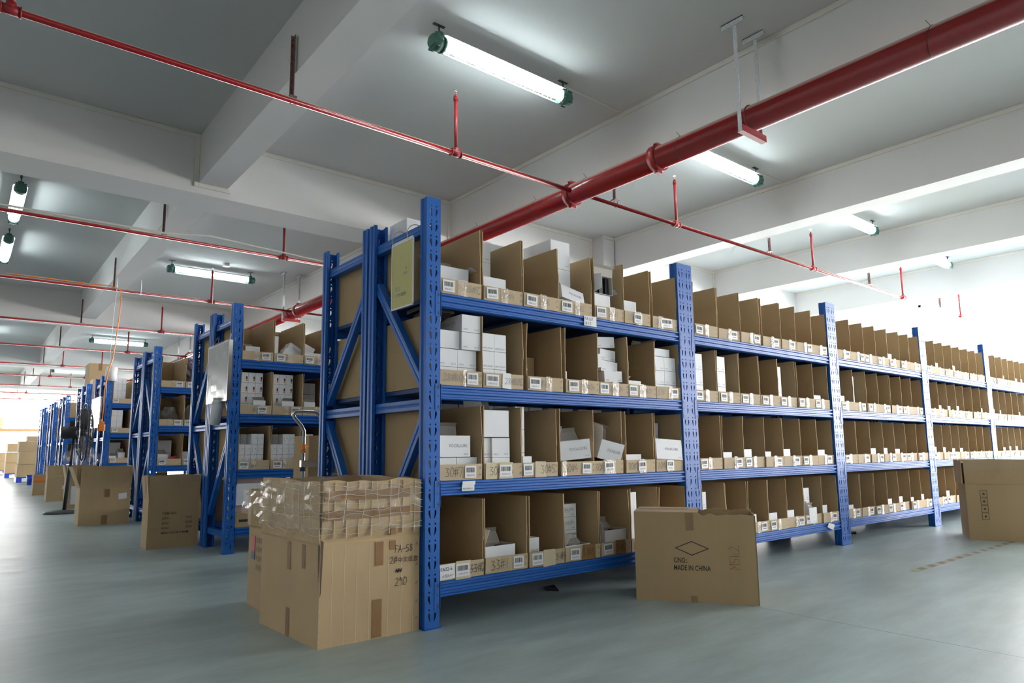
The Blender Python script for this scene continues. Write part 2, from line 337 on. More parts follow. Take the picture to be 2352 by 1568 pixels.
# ------------------------------------------------------------------ fluorescent fixtures
def make_lamp(L=1.3):
    root = empty('fluorescent_lamp')
    for sx_ in (0, L):
        q = MB(); d = -1 if sx_ == 0 else 1
        q.tube([(sx_-d*.02, 0, 0), (sx_+d*.055, 0, 0)], .062, 20); q.tube([(sx_+d*.055, 0, 0), (sx_+d*.075, 0, 0)], [.062, .045], 20)
        q.tube([(sx_-d*.02, 0, 0), (sx_-d*.045, 0, 0)], [.066, .06], 20)
        q.box((sx_-.02, -.03, .04), (sx_+.02, .03, .085))
        for a in range(4):
            t_ = PI/4+a*PI/2; q.tube([(sx_+d*.02, .066*math.cos(t_), .066*math.sin(t_)), (sx_+d*.062, .066*math.cos(t_), .066*math.sin(t_))], .008, 6)
        q.build('end_cap', GREEN, root)
        q = MB(); q.tube([(sx_, 0, .085), (sx_, 0, .15)], .006, 6); q.box((sx_-.05, -.012, .145), (sx_+.05, .012, .15)); q.build('hanger_bolt', DGREY, root)
    q = MB(); pr = [(-.10, .048), (-.055, .072), (.055, .072), (.10, .048), (.10, .052), (.055, .076), (-.055, .076), (-.10, .052)]
    pr = [(a*.72, b_*.86) for a, b_ in pr]; q.prism(pr, .03, L-.03, 0, lambda x, y, z: (z, x, y)); q.build('reflector', REFL, root)
    q = MB()
    for y in (-.019, .019): q.tube([(.02, y, 0), (L-.02, y, 0)], .013, 12)
    q.build('fluorescent_tube', TUBEM, root)
    q = MB(); q.tube([(.02, 0, 0), (L-.02, 0, 0)], .040, 20, cap=False); q.build('glass_cover', GLASS, root)
    q = MB(); nb = 12
    for k in range(nb):
        x = .09+k*(L-.18)/(nb-1); q.ring((x, 0, 0), (1, 0, 0), .062, .003, 16, 5)
    for a in (200, 250, 290, 340):
        t_ = math.radians(a); q.tube([(.03, .062*math.cos(t_), .062*math.sin(t_)), (L-.03, .062*math.cos(t_), .062*math.sin(t_))], .0025, 5)
    q.build('wire_guard', REFL, root)
    return root
lamp0 = make_lamp()
LG = 'fluorescent tube fittings under the ceiling'
lamps = [(.95, 1.36, 0, 'caged fluorescent lamp with green end caps, largest and nearest on the ceiling'),
 (4.0, 1.33, 0, 'fluorescent lamp partly hidden behind the thick red main pipe'),
 (7.02, 1.31, 0, 'fluorescent lamp on the right, third from the nearest along its line'),
 (10.0, 1.34, 0, 'small bright fluorescent lamp farthest right on the ceiling'),
 (.90, 9.43, 0, 'fluorescent lamp above the second and third rack rows, left of centre'),
 (.95, 18.55, 0, 'fluorescent lamp over the distant rack rows, behind the orange cable'),
 (.85, 27.2, 0, 'faint fluorescent lamp farthest away down the aisle'),
 (-1.33, 6.72, 1, 'fluorescent lamp hung lengthwise at left edge, upper of two seen end on'),
 (-1.33, 9.1, 1, 'fluorescent lamp hung lengthwise at left edge, lower of two seen end on'),
 (-1.33, 18.3, 1, 'fluorescent lamp at left behind the third red pipe'),
 (-4.9, 1.36, 0, 'fluorescent lamp left of the camera over open floor'),
 (.95, -7.0, 0, 'fluorescent lamp added behind the camera as fill light'),  # this row of lamps is out of view, added for fill light
 (-4.9, -7.0, 0, 'fluorescent lamp added in the corner behind the camera for fill'), (7.0, -7.0, 0, 'fluorescent lamp added behind the camera toward the windows for fill'),
 (4.1, 9.43, 0, 'fluorescent lamp hidden above racks right of the main pipe'), (7.0, 9.43, 0, 'fluorescent lamp hidden above racks nearer the windows')]
for i, (x, y, r, lb) in enumerate(lamps):
    o = lamp0 if i == 0 else copy_tree(lamp0)
    o.location = (x, y, 3.85); o.rotation_euler = (0, 0, PI/2 if r else 0); tag(o, lb, 'lamp', LG)

# ------------------------------------------------------------------ red fire pipes
PZ = 3.265; MX = 2.85
main = empty('fire_main_pipe', (MX, 0, PZ)); tag(main, 'thick red fire main pipe running diagonally under the ceiling beams', 'pipe')
q = MB(); q.tube([(0, -5, 0), (0, 38, 0)], .098, 28); q.build('pipe', RED, main)
for y in (.83, 1.88, 5.62, 8.75, 12.5, -3.0, 16.1, 19.9):
    q = MB(); q.tube([(0, y-.035, 0), (0, y+.035, 0)], .116, 24); q.box((-.03, y-.02, .10), (.03, y+.02, .135)); q.box((-.03, y-.02, -.135), (.03, y+.02, -.10))
    q.tube([(-.05, y, .12), (.05, y, .12)], .009, 6); q.tube([(-.05, y, -.12), (.05, y, -.12)], .009, 6)
    q.build('coupling', REDF, main)
for y in (.57, 1.65, 2.38, -1.30, 3.4):
    q = MB(); q.ring((0, y, 0), (0, 1, .15), .1, .002, 24, 4); q.tube([(-.03, y, .095), (-.05, y+.02, .135)], .002, 4); q.build('wire_tie', DGREY, main)
for k, (y, zt) in enumerate(((-.05, ZC), (9.1, ZC), (16.6, ZC))):
    q = MB()
    for x in (-.155, .13):
        q.box((x-.02, y-.004, -.15), (x+.02, y, zt-PZ)); q.box((x-.022, y-.03, -.15), (x-.018, y, zt-PZ))
        q.box((x-.03, y-.09, zt-PZ-.045), (x-.02, y+.09, zt-PZ)); q.box((x-.03, y-.09, zt-PZ-.006), (x+.02, y+.09, zt-PZ))
        for dy in (-.07, .07): q.tube([(x, y+dy, zt-PZ-.02), (x, y+dy, zt-PZ-.004)], .01, 6)
    o = q.build('hanger_strap', WPAINT, main); o['label'] = 'white sprayed steel hanger straps' 
    q = MB(); q.box((-.175, y-.035, -.148), (.155, y-.031, -.10)); q.box((-.175, y+.005, -.148), (.155, y+.009, -.10)); q.box((-.175, y-.035, -.152), (.155, y+.009, -.146))
    q.ring((0, y-.012, 0), (0, 1, 0), .103, .006, 24, 6)
    q.build('hanger_bar', REDF, main)
# small branch pipes
def branch(y, x0, x1, risers, hangs, lb, zh=3.49, r=.0215):
    root = empty('sprinkler_pipe', (0, y, PZ)); tag(root, lb, 'pipe', 'red sprinkler branch pipes')
    q = MB(); q.tube([(x0, 0, 0), (MX-.095, 0, 0)], r, 14)
    if x1 > MX: q.tube([(MX+.095, 0, 0), (x1, 0, 0)], r*.86, 14)
    q.build('pipe', RED, root)
    for x in risers:
        q = MB(); q.tube([(x-.045, 0, 0), (x+.045, 0, 0)], r*1.35, 14); q.tube([(x, 0, 0), (x, 0, .045)], r*1.2, 12)
        q.tube([(x-.05, 0, 0), (x-.042, 0, 0)], r*1.6, 14); q.tube([(x+.042, 0, 0), (x+.05, 0, 0)], r*1.6, 14)
        q.build('tee_fitting', REDF, root)
        q = MB(); q.tube([(x, 0, .04), (x, 0, .48)], r*.72, 12); q.tube([(x, 0, .47), (x, 0, .505)], r*.95, 12); q.tube([(x, 0, .505), (x, 0, .53)], [r*.8, r*.4], 12)
        o = q.build('riser', REDF, root)
        q = MB(); q.tube([(x, 0, .53), (x, 0, .545)], .007, 8); q.tube([(x-.008, 0, .545), (x-.010, 0, .56), (x, 0, .568), (x+.010, 0, .56), (x+.008, 0, .545)], .0022, 5); q.tube([(x, 0, .566), (x, 0, .569)], .016, 12)
        q.build('sprinkler_head', STEEL, o)
    for x in hangs:
        q = MB(); top = zh-PZ
        if abs(x) < .1 or x < -2: 
            q.box((x-.002, -.018, .03), (x+.002, .018, .50)); q.box((x-.02, .014, .03), (x, .018, .50)); q.box((x-.026, -.02, .03), (x+.026, .02, .034))
            for z in (.38, .47): q.tube([(x-.02, 0, z), (x+.004, 0, z)], .006, 6)
        else:
            q.box((x-.02, -.018, .05), (x-.016, .018, top)); q.box((x-.02, .014, .05), (x+.02, .018, top)); q.box((x-.045, -.03, .04), (x+.03, .03, .05))
        q.tube([(x-.026, 0, .04), (x-.026, 0, 0), (x-.018, 0, -.024), (x, 0, -.028), (x+.018, 0, -.024), (x+.026, 0, 0), (x+.026, 0, .04)], .003, 5)
        q.build('hanger', MAROON, root)
    return root
RI = [-1.62, 1.413, 4.40, 7.487, 10.54, 13.23]; HG = [.005, 3.40, 6.37, 9.29, 12.22]
branch(1.805, -6, 14.2, RI, HG, 'nearest thin red sprinkler pipe crossing the whole ceiling')
branch(5.69, -6, 9, [-1.6, 1.41, 4.4], [.005], 'second thin red sprinkler pipe, a white conduit strapped along it')
names = ['third', 'fourth', 'fifth', 'sixth', 'seventh', 'eighth']
for k, (y, rs) in enumerate(((8.9, [1.41]), (12.45, [-1.6, 1.41]), (16.03, [1.41]), (19.95, [-1.6, .45, 1.41]), (23.25, [.45, 1.41]), (27.1, [.45, 1.41]))):
    branch(y, -6, 7, rs, [.005, -2.95], '%s thin red sprinkler pipe counted from the nearest one, crossing toward racks' % names[k])
branch(30.9, -6, 7, [.3], [.005], 'ninth thin sprinkler pipe, fine dark line against bright far windows')
branch(34.6, -6, 7, [.3], [], 'farthest thin sprinkler pipe, faint line against the windows')
# white conduit along pipe 2 and cables
q = MB(); q.tube([(-6, 5.66, 3.30), (.0, 5.66, 3.305), (.5, 5.64, 3.36), (1.1, 5.64, 3.33), (1.9, 5.66, 3.30), (2.7, 5.66, 3.29)], .012, 8)
tag(q.build('conduit', TRIMW), 'white plastic conduit strapped on top of second red pipe', 'conduit')
q = MB()
for x in (.03, .36, 1.42): q.tube([(x, 8.86, 3.40+.1*random.random()), (x, 8.865, 3.22)], .006, 5)
tag(q.build('cable_tie', PAPER), 'white cable ties sticking up from third red pipe', 'cable tie', kind='stuff')
q = MB(); q.tube([(-1.35, 8.87, 3.30), (-.9, 8.87, 3.305), (-.3, 8.87, 3.30), (-.05, 8.86, 3.31), (.09, 8.84, 3.25), (.085, 8.80, 2.95), (.06, 8.78, 2.6), (.03, 8.80, 2.2), (-.02, 8.82, 1.98), (-.045, 8.84, 1.7), (-.04, 8.85, 1.45), (-.045, 8.86, 1.27)], .0075, 8)
tag(q.build('power_cable', ORANGE), 'orange power cable dangling from red pipe to the socket block', 'cable')
sk = empty('socket_block', (-.05, 8.86, 1.19)); tag(sk, 'orange socket block hanging by the whiteboard on a distant rack', 'socket')
q = MB(); q.rbox((-.05, -.025, -.07), (.05, .025, .03), .02); q.rbox((-.035, -.02, .03), (.035, .02, .07), .015); q.build('body', ORANGE, sk, bevel=.006)
q = MB(); q.tube([(0, 0, .07), (.0, 0, .10)], .012, 8); q.build('plug', PAPER, sk)
q = MB(); q.tube([(.02, 8.80, 3.2), (.0, 8.79, 2.8), (-.005, 8.8, 2.3), (.0, 8.82, 2.0)], .003, 5)
tag(q.build('white_cable', PAPER), 'thin white cable hanging beside the orange cable', 'cable')
q = MB(); q.tube([(1.68, 9.1, 3.95), (1.68, 9.1, 4.0)], .055, 16); tag(q.build('smoke_detector', PAPER), 'small round white smoke detector on the ceiling behind third pipe', 'smoke detector')

# ------------------------------------------------------------------ racks
PW = .075; PD = .058; H = 2.0; LV = [.197, .647, 1.095, 1.539]
TEAR = [(12,20),(19,20),(22,12),(21,2),(13,-15),(9,-18),(10,-8),(11,4)]
def post_mesh():
    q = MB(); pitch = .075; nz = 26; z0 = .02
    def cell(x0, x1, za, zb, hole, sgn):
        hc = (sum(p[0] for p in hole)/len(hole), sum(p[1] for p in hole)/len(hole)); n = len(hole)
        cx, cz = (x0+x1)/2, (za+zb)/2; out = []
        for px, pz in hole:
            dx, dz = px-hc[0], pz-hc[1]; L = 1e9
            for dd, lim in ((dx, x1-hc[0]), (-dx, hc[0]-x0), (dz, zb-hc[1]), (-dz, hc[1]-za)):
                if dd > 1e-9: L = min(L, lim/dd)
            out.append((hc[0]+dx*L, hc[1]+dz*L))
        corners = [(x0, za), (x1, za), (x1, zb), (x0, zb)]
        for i in range(n):
            j = (i+1) % n; a, b_ = out[i], out[j]; extra = []
            for c in corners:
                if not ((abs(a[0]-b_[0]) < 1e-9) or (abs(a[1]-b_[1]) < 1e-9)):
                    # the corner between a and b shares one coord with each
                    if (abs(c[0]-a[0]) < 1e-7 and abs(c[1]-b_[1]) < 1e-7) or (abs(c[1]-a[1]) < 1e-7 and abs(c[0]-b_[0]) < 1e-7): extra.append(c)
            q.poly([(hole[i][0], 0, hole[i][1]), (a[0], 0, a[1])]+[(c[0], 0, c[1]) for c in extra]+[(b_[0], 0, b_[1]), (hole[j][0], 0, hole[j][1])])
            q.poly([(hole[i][0], 0, hole[i][1]), (hole[j][0], 0, hole[j][1]), (hole[j][0], .006, hole[j][1]), (hole[i][0], .006, hole[i][1])])
    mid = PW/2
    q.poly([(0, 0, 0), (PW, 0, 0), (PW, 0, z0), (0, 0, z0)])
    for k in range(nz):
        z = z0+k*pitch
        for sg in (-1, 1):
            xa, xb = (mid, PW) if sg > 0 else (0, mid)
            t_ = [(mid+sg*p[0]/1000*1.0, z+.029+p[1]/1000) for p in TEAR]
            cell(xa, xb, z, z+.052, t_, sg)
            c = [(mid+sg*.0155+.0042*math.cos(i*PI/4), z+.0635+.0048*math.sin(i*PI/4)) for i in range(8)]
            cell(xa, xb, z+.052, z+pitch, c, sg)
    q.poly([(0, 0, z0+nz*pitch), (PW, 0, z0+nz*pitch), (PW, 0, H), (0, 0, H)])
    for sg in (0, 1):
        f = (lambda x, y, z: (x, y, z)) if sg == 0 else (lambda x, y, z: (PW-x, y, z))
        q.sheet([(0, 0), (0, .020), (.005, .025), (.005, .038), (0, .043), (0, PD), (.014, PD)], 0, H, .002, 0, f)
    q.box((-.008, -.01, 0), (PW+.008, PD, .004))
    return mesh_of(q, 'upright', BLUE)
POST = post_mesh()
def brace_bar(a, b_, name, root, x=.037, wd=.046):
    """C-channel between two points of the end frame (y,z)"""
    a = Vector((0, *a)); b_ = Vector((0, *b_)); d = (b_-a); L = d.length; d.normalize(); nn = Vector((1, 0, 0)).cross(d)
    M = Matrix((Vector((1, 0, 0)), nn, d)).transposed().to_4x4(); M.translation = a+Vector((x, 0, 0))
    q = MB(); f = lambda X, Y, Z: tuple(M @ Vector((X, Y, Z)))
    q.sheet([(.016, -wd/2), (-.018, -wd/2), (-.018, -wd/6), (-.015, 0), (-.018, wd/6), (-.018, wd/2), (.016, wd/2)], 0, L, .0018, 0, f)
    return q.build(name, BLUE, root)
def beam_mesh(L):
    q = MB(); pr = []
    zs = [0, .004, .010, .014, .024, .028, .038, .042, .052, .056, .064, .068]
    dep = [.006, 0, 0, .009, .009, 0, 0, .009, .009, 0, 0, .006]
    pr = [(d, z-.068) for d, z in zip(dep, zs)]+[(.040, 0), (.040, -.068)]
    q.prism(pr, 0, L, 0, lambda x, y, z: (z, x, y)); return mesh_of(q, 'beam', BLUE)
def conn_mesh(sg):
    q = MB(); f = lambda x: x*sg
    q.box((min(f(-.030), f(.001)), -.0035, -.118), (max(f(-.030), f(.001)), -.0005, .004)); q.box((min(f(-.003), f(.003)), -.0035, -.118), (max(f(-.003), f(.003)), .04, .004))
    for z in (-.012, -.100):
        c = [(f(-.010), z+.009), (f(-.018), z-.004), (f(-.013), z-.012), (f(-.007), z-.004)]
        q.poly([(x, -.0042, zz) for x, zz in c], 1)
    q.poly([(f(-.014)+.004*math.cos(a*PI/4), -.0042, -.055+.0045*math.sin(a*PI/4)) for a in range(8)], 1)
    return mesh_of(q, 'connector', [BLUE, DGREY])
CM = {1: conn_mesh(1), -1: conn_mesh(-1)}
_bm = {}
def rack(x0, y0, L, D, lb, flip=False, group='blue steel shelving racks'):
    root = empty('storage_rack', (x0, y0, 0)); tag(root, lb, 'rack', group)
    for (x, y, r) in ((0, 0, 0), (L-PW, 0, 0), (PW, D, PI), (L, D, PI)): inst('upright', POST, root, (x, y, 0), (0, 0, r))
    a, b_ = .05, D-.05
    for x in (0, L-PW):
        for z in (.14, 1.005, 1.86): brace_bar((a-.01, z), (b_+.01, z), 'horizontal_brace', root, x+.037)
        if flip: A, B = b_, a
        else: A, B = a, b_
        brace_bar((B, 1.66), (A, 1.07), 'diagonal_brace', root, x+.037)
        brace_bar((A, .955), (B, .28), 'diagonal_brace', root, x+.037)
    key = round(L, 3)
    if key not in _bm: _bm[key] = beam_mesh(L-2*PW-.006)
    for z in LV:
        for y, r in ((0, 0), (D, PI)):
            bo = inst('beam', _bm[key], root, (PW+.003, .001, z) if not r else (L-PW-.003, D-.001, z), (0, 0, r))
            if (r == 0) != flip:
                inst('connector', CM[1], bo, (0, 0, 0)); inst('connector', CM[-1], bo, (L-2*PW-.006, 0, 0))
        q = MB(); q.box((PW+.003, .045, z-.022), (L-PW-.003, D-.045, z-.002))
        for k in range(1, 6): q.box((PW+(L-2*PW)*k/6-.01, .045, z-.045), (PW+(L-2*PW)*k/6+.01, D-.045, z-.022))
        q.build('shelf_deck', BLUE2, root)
    return root
BX = [0, 2.003, 4.022, 5.978, 7.935]; BL = [2.0, 2.016, 1.953, 1.954, 1.96]
bayn = ['nearest', 'second', 'third', 'fourth', 'fifth']
for i in range(5): rack(BX[i], 0, BL[i], .582, '%s blue rack bay of the long front row, %s' % (bayn[i], ['beside the taped carton', 'behind the diamond-marked carton', 'in the middle of the row', 'left of the carton at right edge', 'at the right edge'][i]))
for i in range(1, 5): rack(BX[i], .605, BL[i], .582, 'unseen blue rack added to block daylight behind the %s bay of front row' % bayn[i], True)  # unseen racks added to stop daylight leaking under the front row
rack(9.90, 0, 1.96, .582, 'blue rack bay added to block daylight, continuing the front row past the picture edge'); rack(9.90, .605, 1.96, .582, 'blue rack added to block daylight behind the bay past the picture edge', True)  # bay out of view, added to shut daylight out at the row end
rack(0, .605, 2.0, .582, 'blue rack standing back to back behind the nearest front bay', True)
ROWS = [(2.935, 'second'), (5.786, 'third'), (8.95, 'fourth'), (11.05, 'fifth'), (13.95, 'sixth'), (16.25, 'seventh'), (18.6, 'eighth')]
hint = {'second': 'carrying the wrapped whiteboard', 'third': 'with film bags in its bins', 'fourth': 'with paper roll on its post', 'fifth': 'under the big stacked cartons', 'sixth': 'behind the fan', 'seventh': 'beyond the fan', 'eighth': 'farthest down the aisle'}
for y, nm in ROWS:
    rack(0, y, 2.0, .582, 'blue rack at aisle end of %s row, %s' % (nm, hint[nm]))
    rack(0, y+.605, 2.0, .582, 'blue rack behind the %s row front rack, back to back with it' % nm, True)
# unseen cartons added on the racks behind to keep daylight out of the shelving
def block_cartons(bx, y, n, where):
    for lev in range(4):
        for k in range(2):
            o = empty('brown_carton', (bx+PW+.02+k*.91, y, LV[lev])); tag(o, 'added daylight-blocking carton, %s half of %s, %s' % (('left', 'right')[k], ['bottom shelf', 'lower middle shelf', 'upper middle shelf', 'top shelf'][lev], where), 'carton', 'cartons added on hidden racks to block daylight')
            if not FILL: q = MB(); q.box((0, 0, 0), (.89, .44, .36)); FILL.append(mesh_of(q, 'body', CARD)); q = MB(); q.box((.41, -.0012, .22), (.47, .4412, .3612)); FILL.append(mesh_of(q, 'tape', BTAPE))
            inst('body', FILL[0], o); inst('tape', FILL[1], o)
FILL = []
for i in range(1, 5): block_cartons(BX[i], .68, 2, 'hidden behind %s bay of front row' % bayn[i])
for y, nm in ROWS[:4]:
    for i in (1, 2):
        rack(BX[i], y, BL[i], .582, 'unseen blue rack added to block daylight, %s bay of the %s row' % (bayn[i], nm)); block_cartons(BX[i], y+.07, 2, '%s bay of %s row' % (bayn[i], nm))  # unseen bays and cartons added to hold back window light between rows
# shelf tags on beams
q = MB(); q.box((0, -.0012, 0), (.10, 0, .058)); q.text('FA137', (.006, -.0018, .032), (1, 0, 0), (0, 0, 1), .026, 1, maxw=.088); q.text('8-12', (.010, -.0018, .006), (1, 0, 0), (0, 0, 1), .026, 1, maxw=.08)
tag(q.build('shelf_tag', [PAPER, INK], None, (1.047, -.001, 1.484)), 'white shelf tag reading FA137 8-12 on top blue beam', 'tag')
q = MB(); q.box((0, -.0012, 0), (.072, 0, .035)); q.box((.002, -.004, .028), (.076, -.001, .045)); q.text('A09-BW0-01', (.004, -.0018, .006), (1, 0, 0), (0, 0, 1), .012, 1, maxw=.06)
tag(q.build('shelf_tag', [PAPER, INK], None, (.20, -.001, .598)), 'small curled white tag hanging on beam under bin 30#7', 'tag')

# ------------------------------------------------------------------ bins
def label_mesh(code, w_=.072, h_=.056, back=0, big=True):
    q = MB(); q.box((0, -.0008, 0), (w_, 0, h_), 0)
    x = .008; rnd = random.Random(hash(code) % 1000 if False else sum(map(ord, code)))
    while x < w_-.010:
        b_ = rnd.choice((.0008, .0014, .0022)); q.box((x, -.0011, h_*.45), (x+b_, -.0008, h_*.84), 1); x += b_+rnd.choice((.0008, .0013, .002))
    if big: q.text(code, (w_*.16, -.0012, h_*.14), (1, 0, 0), (0, 0, 1), .0135, 2, maxw=w_*.68)
    else: q.box((w_*.2, -.0011, h_*.2), (w_*.8, -.0008, h_*.3), 2)
    return mesh_of(q, 'barcode_label', [PAPER, INK, INKG])
GEN = [label_mesh('g%d' % i, big=False) for i in range(3)]
def strip_mesh(w_, h_, seed, m_, amp=.0022):
    rnd = random.Random(seed); q = MB(); nx, nz = 4, 7; P = {}
    for i in range(nx+1):
        for k in range(nz+1): P[i, k] = (w_*i/nx+rnd.uniform(-.002, .002), -.001-rnd.random()*amp, h_*k/nz)
    for i in range(nx):
        for k in range(nz): q.poly([P[i, k], P[i+1, k], P[i+1, k+1], P[i, k+1]], 0, False)
    return mesh_of(q, 'tape_strip', m_)
STR = [strip_mesh(.04, .082, i, TAPE) for i in range(4)]
def bin_mesh(W, d=.555, h=.357, lip=.074, seed=0):
    rnd = random.Random(seed); q = MB(); t_ = .0045; g = lambda a: rnd.uniform(-a, a)
    q.box((0, 0, 0), (W, d, t_), 0)                                   # bottom
    fl = [g(.008), g(.008)]; dz = [g(.003), g(.003)]
    for k, x in enumerate((0, W-t_)):                                  # side walls, slightly bowed
        bow = g(.007)+(.004 if k else -.002)
        zs = [t_, h*.55, h+dz[k]]; xs = [0, bow, fl[k]*.6]
        for a in range(2):
            q.hexa([(x+xs[a], .004, zs[a]), (x+t_+xs[a], .004, zs[a]), (x+t_+xs[a]*.3, d-.004, zs[a]), (x+xs[a]*.3, d-.004, zs[a]),
                    (x+xs[a+1], .004, zs[a+1]), (x+t_+xs[a+1], .004, zs[a+1]), (x+t_+xs[a+1]*.3, d-.004, zs[a+1]), (x+xs[a+1]*.3, d-.004, zs[a+1])], 0)
        q.box((x+xs[1], .0025, h*.45), (x+t_+xs[1], .004, h*.6), 2)
    q.box((0, d-t_, t_), (W, d, h-.004), 0)                            # back
    q.hexa([(0, 0, 0), (W, 0, 0), (W, t_, 0), (0, t_, 0), (0, -.003, lip), (W, -.003, lip+g(.002)), (W, t_-.003, lip), (0, t_-.003, lip)], 1)
    for z in (.018, .050):                                             # staple marks
        for k in range(2): q.poly([(W-.020+k*.007, -.0035*z/lip-.0012, z), (W-.018+k*.007, -.0035*z/lip-.0012, z), (W-.014+k*.007, -.0035*(z+.01)/lip-.0012, z+.010), (W-.016+k*.007, -.0035*(z+.01)/lip-.0012, z+.010)], 3)
    return mesh_of(q, 'storage_bin', [CARD, LIP, CARDE, INKBR])
shn = {3: 'top shelf', 2: 'upper middle shelf', 1: 'lower middle shelf', 0: 'bottom shelf'}
# nearest bay: measured bins: (x0, x1, marker, (label f0,f1,back), [(tape f0,f1,kind)], hand f0, hand height)
NB = {
3: [(.080,.327,'25#5',.05,.34,[(.41,.63)],.60,.026),(.346,.603,'25#4',.06,.36,[(.42,.60)],.46,.026),(.606,.859,'25#3',.06,.37,[(.45,.62)],.42,.026),(.862,1.125,'25#2',.08,.40,[(.48,.62)],.44,.028),
    (1.147,1.397,'26#1',.05,.38,[(.48,.66)],.46,.028),(1.401,1.639,'25#B1',.34,.66,[(.36,.62)],.12,.026),(1.669,1.915,'24#',.33,.80,[(.2,.4)],.08,.028)],
2: [(.084,.333,'28#B09',.62,.90,[(.53,.60)],.06,.030),(.338,.596,'28#B08',.05,.38,[(.45,.68,'w')],.52,.026),(.625,.879,'28B07',.04,.36,[(.5,.66)],.22,.028),(.899,1.157,'28#B06',.08,.38,[(.45,.64)],.44,.024),
    (1.164,1.420,'28#B04',.03,.32,[(.44,.64)],.34,.026),(1.423,1.676,'28#B03',.0,.30,[(.37,.6)],.42,.024),(1.680,1.922,'27#',.60,.88,[(.48,.64)],.05,.028)],
1: [(.080,.330,'30#7',.58,.86,[],.13,.034),(.343,.585,'30#  6',.38,.72,[(.02,.3,'c'),(.36,.74,'c')],.12,.034),(.588,.831,'30#5',.01,.29,[(.33,.65,'c')],.50,.034),(.856,1.113,'30#4',.60,.88,[(.02,.14)],.08,.034),
    (1.117,1.356,'30#3',.34,.68,[(.3,.7)],.0,.032),(1.379,1.640,'30#2',.40,.68,[(.44,.66)],.06,.030),(1.656,1.918,'30#1',.36,.64,[(.4,.62)],.04,.030)],
0: [(.080,.333,'33#2',.36,.68,[(.35,.7,'c')],.66,.032),(.346,.612,'33#1',.64,.90,[],.12,.038),(.621,.863,'31#4',.06,.38,[(.37,.72,'c')],.73,.026),(.869,1.133,'31#3',.12,.41,[(.46,.85,'b')],.47,.032),
    (1.147,1.392,'31#2',.06,.38,[(.45,.8,'b')],.48,.030),(1.410,1.655,'32#1',.1,.4,[],.5,.03),(1.665,1.915,'32#2',.1,.4,[],.5,.03)]}
BINPOS = {}
def add_strip(parent, W, f0, f1, kind, seed):
    w_ = (f1-f0)*W
    if kind in 'cb' or kind == 'w':
        m_ = {'c': CREAM, 'b': BTAPE, 'w': PAPER}[kind]; q = MB(); j = random.uniform(-.004, .004)
        q.poly([(f0*W, -.0046, .002 if kind != 'c' else -.006+j), (f1*W+j, -.0046, -.002), (f1*W-.002, -.0046, .078), (f0*W+.003, -.0046, .080)])
        q.poly([(f0*W, -.0042, .002 if kind != 'c' else -.006+j), (f0*W+.003, -.0042, .080), (f1*W-.002, -.0042, .078), (f1*W+j, -.0042, -.002)])
        q.build({'c': 'masking_tape', 'b': 'brown_tape', 'w': 'torn_paper'}[kind], m_, parent)
    else:
        o = inst('tape_strip', STR[seed % 4], parent, (f0*W, -.0035, -.003)); o.scale = (w_/.04, 1, 1)
for lev, row in NB.items():
    for i, (xa, xb, mk, l0, l1, tapes, hx, hh) in enumerate(row):
        W = xb-xa; z = LV[lev]+.0015
        me = bin_mesh(W, seed=lev*10+i)
        o = inst('storage_bin', me, None, (xa, .004+random.uniform(0, .01), z), (0, 0, random.uniform(-.006, .006)))
        BINPOS[(0, lev, i)] = (xa, xb, z)
        nm = mk.replace('  ', '')
        if (lev, i) in ((0, 5), (0, 6)):
            tag(o, 'cardboard bin behind the diamond-marked carton, %s on bottom shelf' % ('left of two' if i == 5 else 'right of two'), 'bin', 'cardboard bins in the nearest rack bay')
        else: tag(o, 'cardboard bin marked %s, %s from left, %s, nearest bay' % (nm, ORD[i], shn[lev]), 'bin', 'cardboard bins in the nearest rack bay')
        for j, tp in enumerate(tapes): add_strip(o, W, tp[0], tp[1], tp[2] if len(tp) > 2 else 't', i+j)
        lw = max(.055, (l1-l0)*W*.95)
        inst('barcode_label', label_mesh('A006-0%d-0%d' % (7-i, 4-lev), lw, .058), o, (l0*W, -.0052, .009), (0, random.uniform(-.05, .05), 0))
        q = MB(); q.write(mk, (hx*W, -.0050, .038-hh*.62), (1, 0, .02), (0, 0, 1), hh*1.25, 0)
        if (lev, i) == (0, 0): q.tube([(hx*W, -.0052, .035), (W-.01, -.0052, .042)], .001, 4)
        q.build('marker_writing', INK if lev < 2 else INKG, o)
        if (lev, i) == (0, 0):
            q = MB(); q.box((.004, -.0056, .004), (.086, -.0044, .070)); q.text('FA22-6', (.008, -.0060, .042), (1, 0, 0), (0, 0, 1), .022, 1, .01, maxw=.072); q.text('大货区A19', (.014, -.0060, .014), (1, 0, 0), (0, 0, 1), .015, 1, maxw=.062)
            q.build('paper_tag', [PAPER, INK], o, None, (0, -.04, 0))
# generic bins for other bays
GB = [bin_mesh(.254, seed=100+i) for i in range(6)]
def gbin(x, y, z, lb, grp, seed, sx_=1.0, writing=True, tape=True, rz=None):
    o = inst('storage_bin', GB[seed % 6], None, (x, y, z), (0, 0, random.uniform(-.012, .012) if rz is None else rz)); o.scale = (sx_, 1, 1)
    tag(o, lb, 'bin', grp)
    rnd = random.Random(seed*7+3)
    lx = rnd.choice((.01, .02, .14, .16)); inst('barcode_label', GEN[seed % 3], o, (lx, -.0052, .009), (0, rnd.uniform(-.05, .05), 0))
    if tape: inst('tape_strip', STR[seed % 4], o, (.09+rnd.uniform(0, .03), -.0035, -.002))
    if writing:
        q = MB(); q.write(rnd.choice(('B02', '#03', '26#4', 'B05', '22#')), (.10, -.0048, .022), (1, 0, .02), (0, 0, 1), .026, 0); q.build('marker_writing', INKG, o)
    return o
MEAS = {(1,3): [2.10,2.388,2.650,2.949,3.21,3.437,3.696], (2,3): [4.105,4.370,4.63,4.882,5.150,5.405,5.640]}
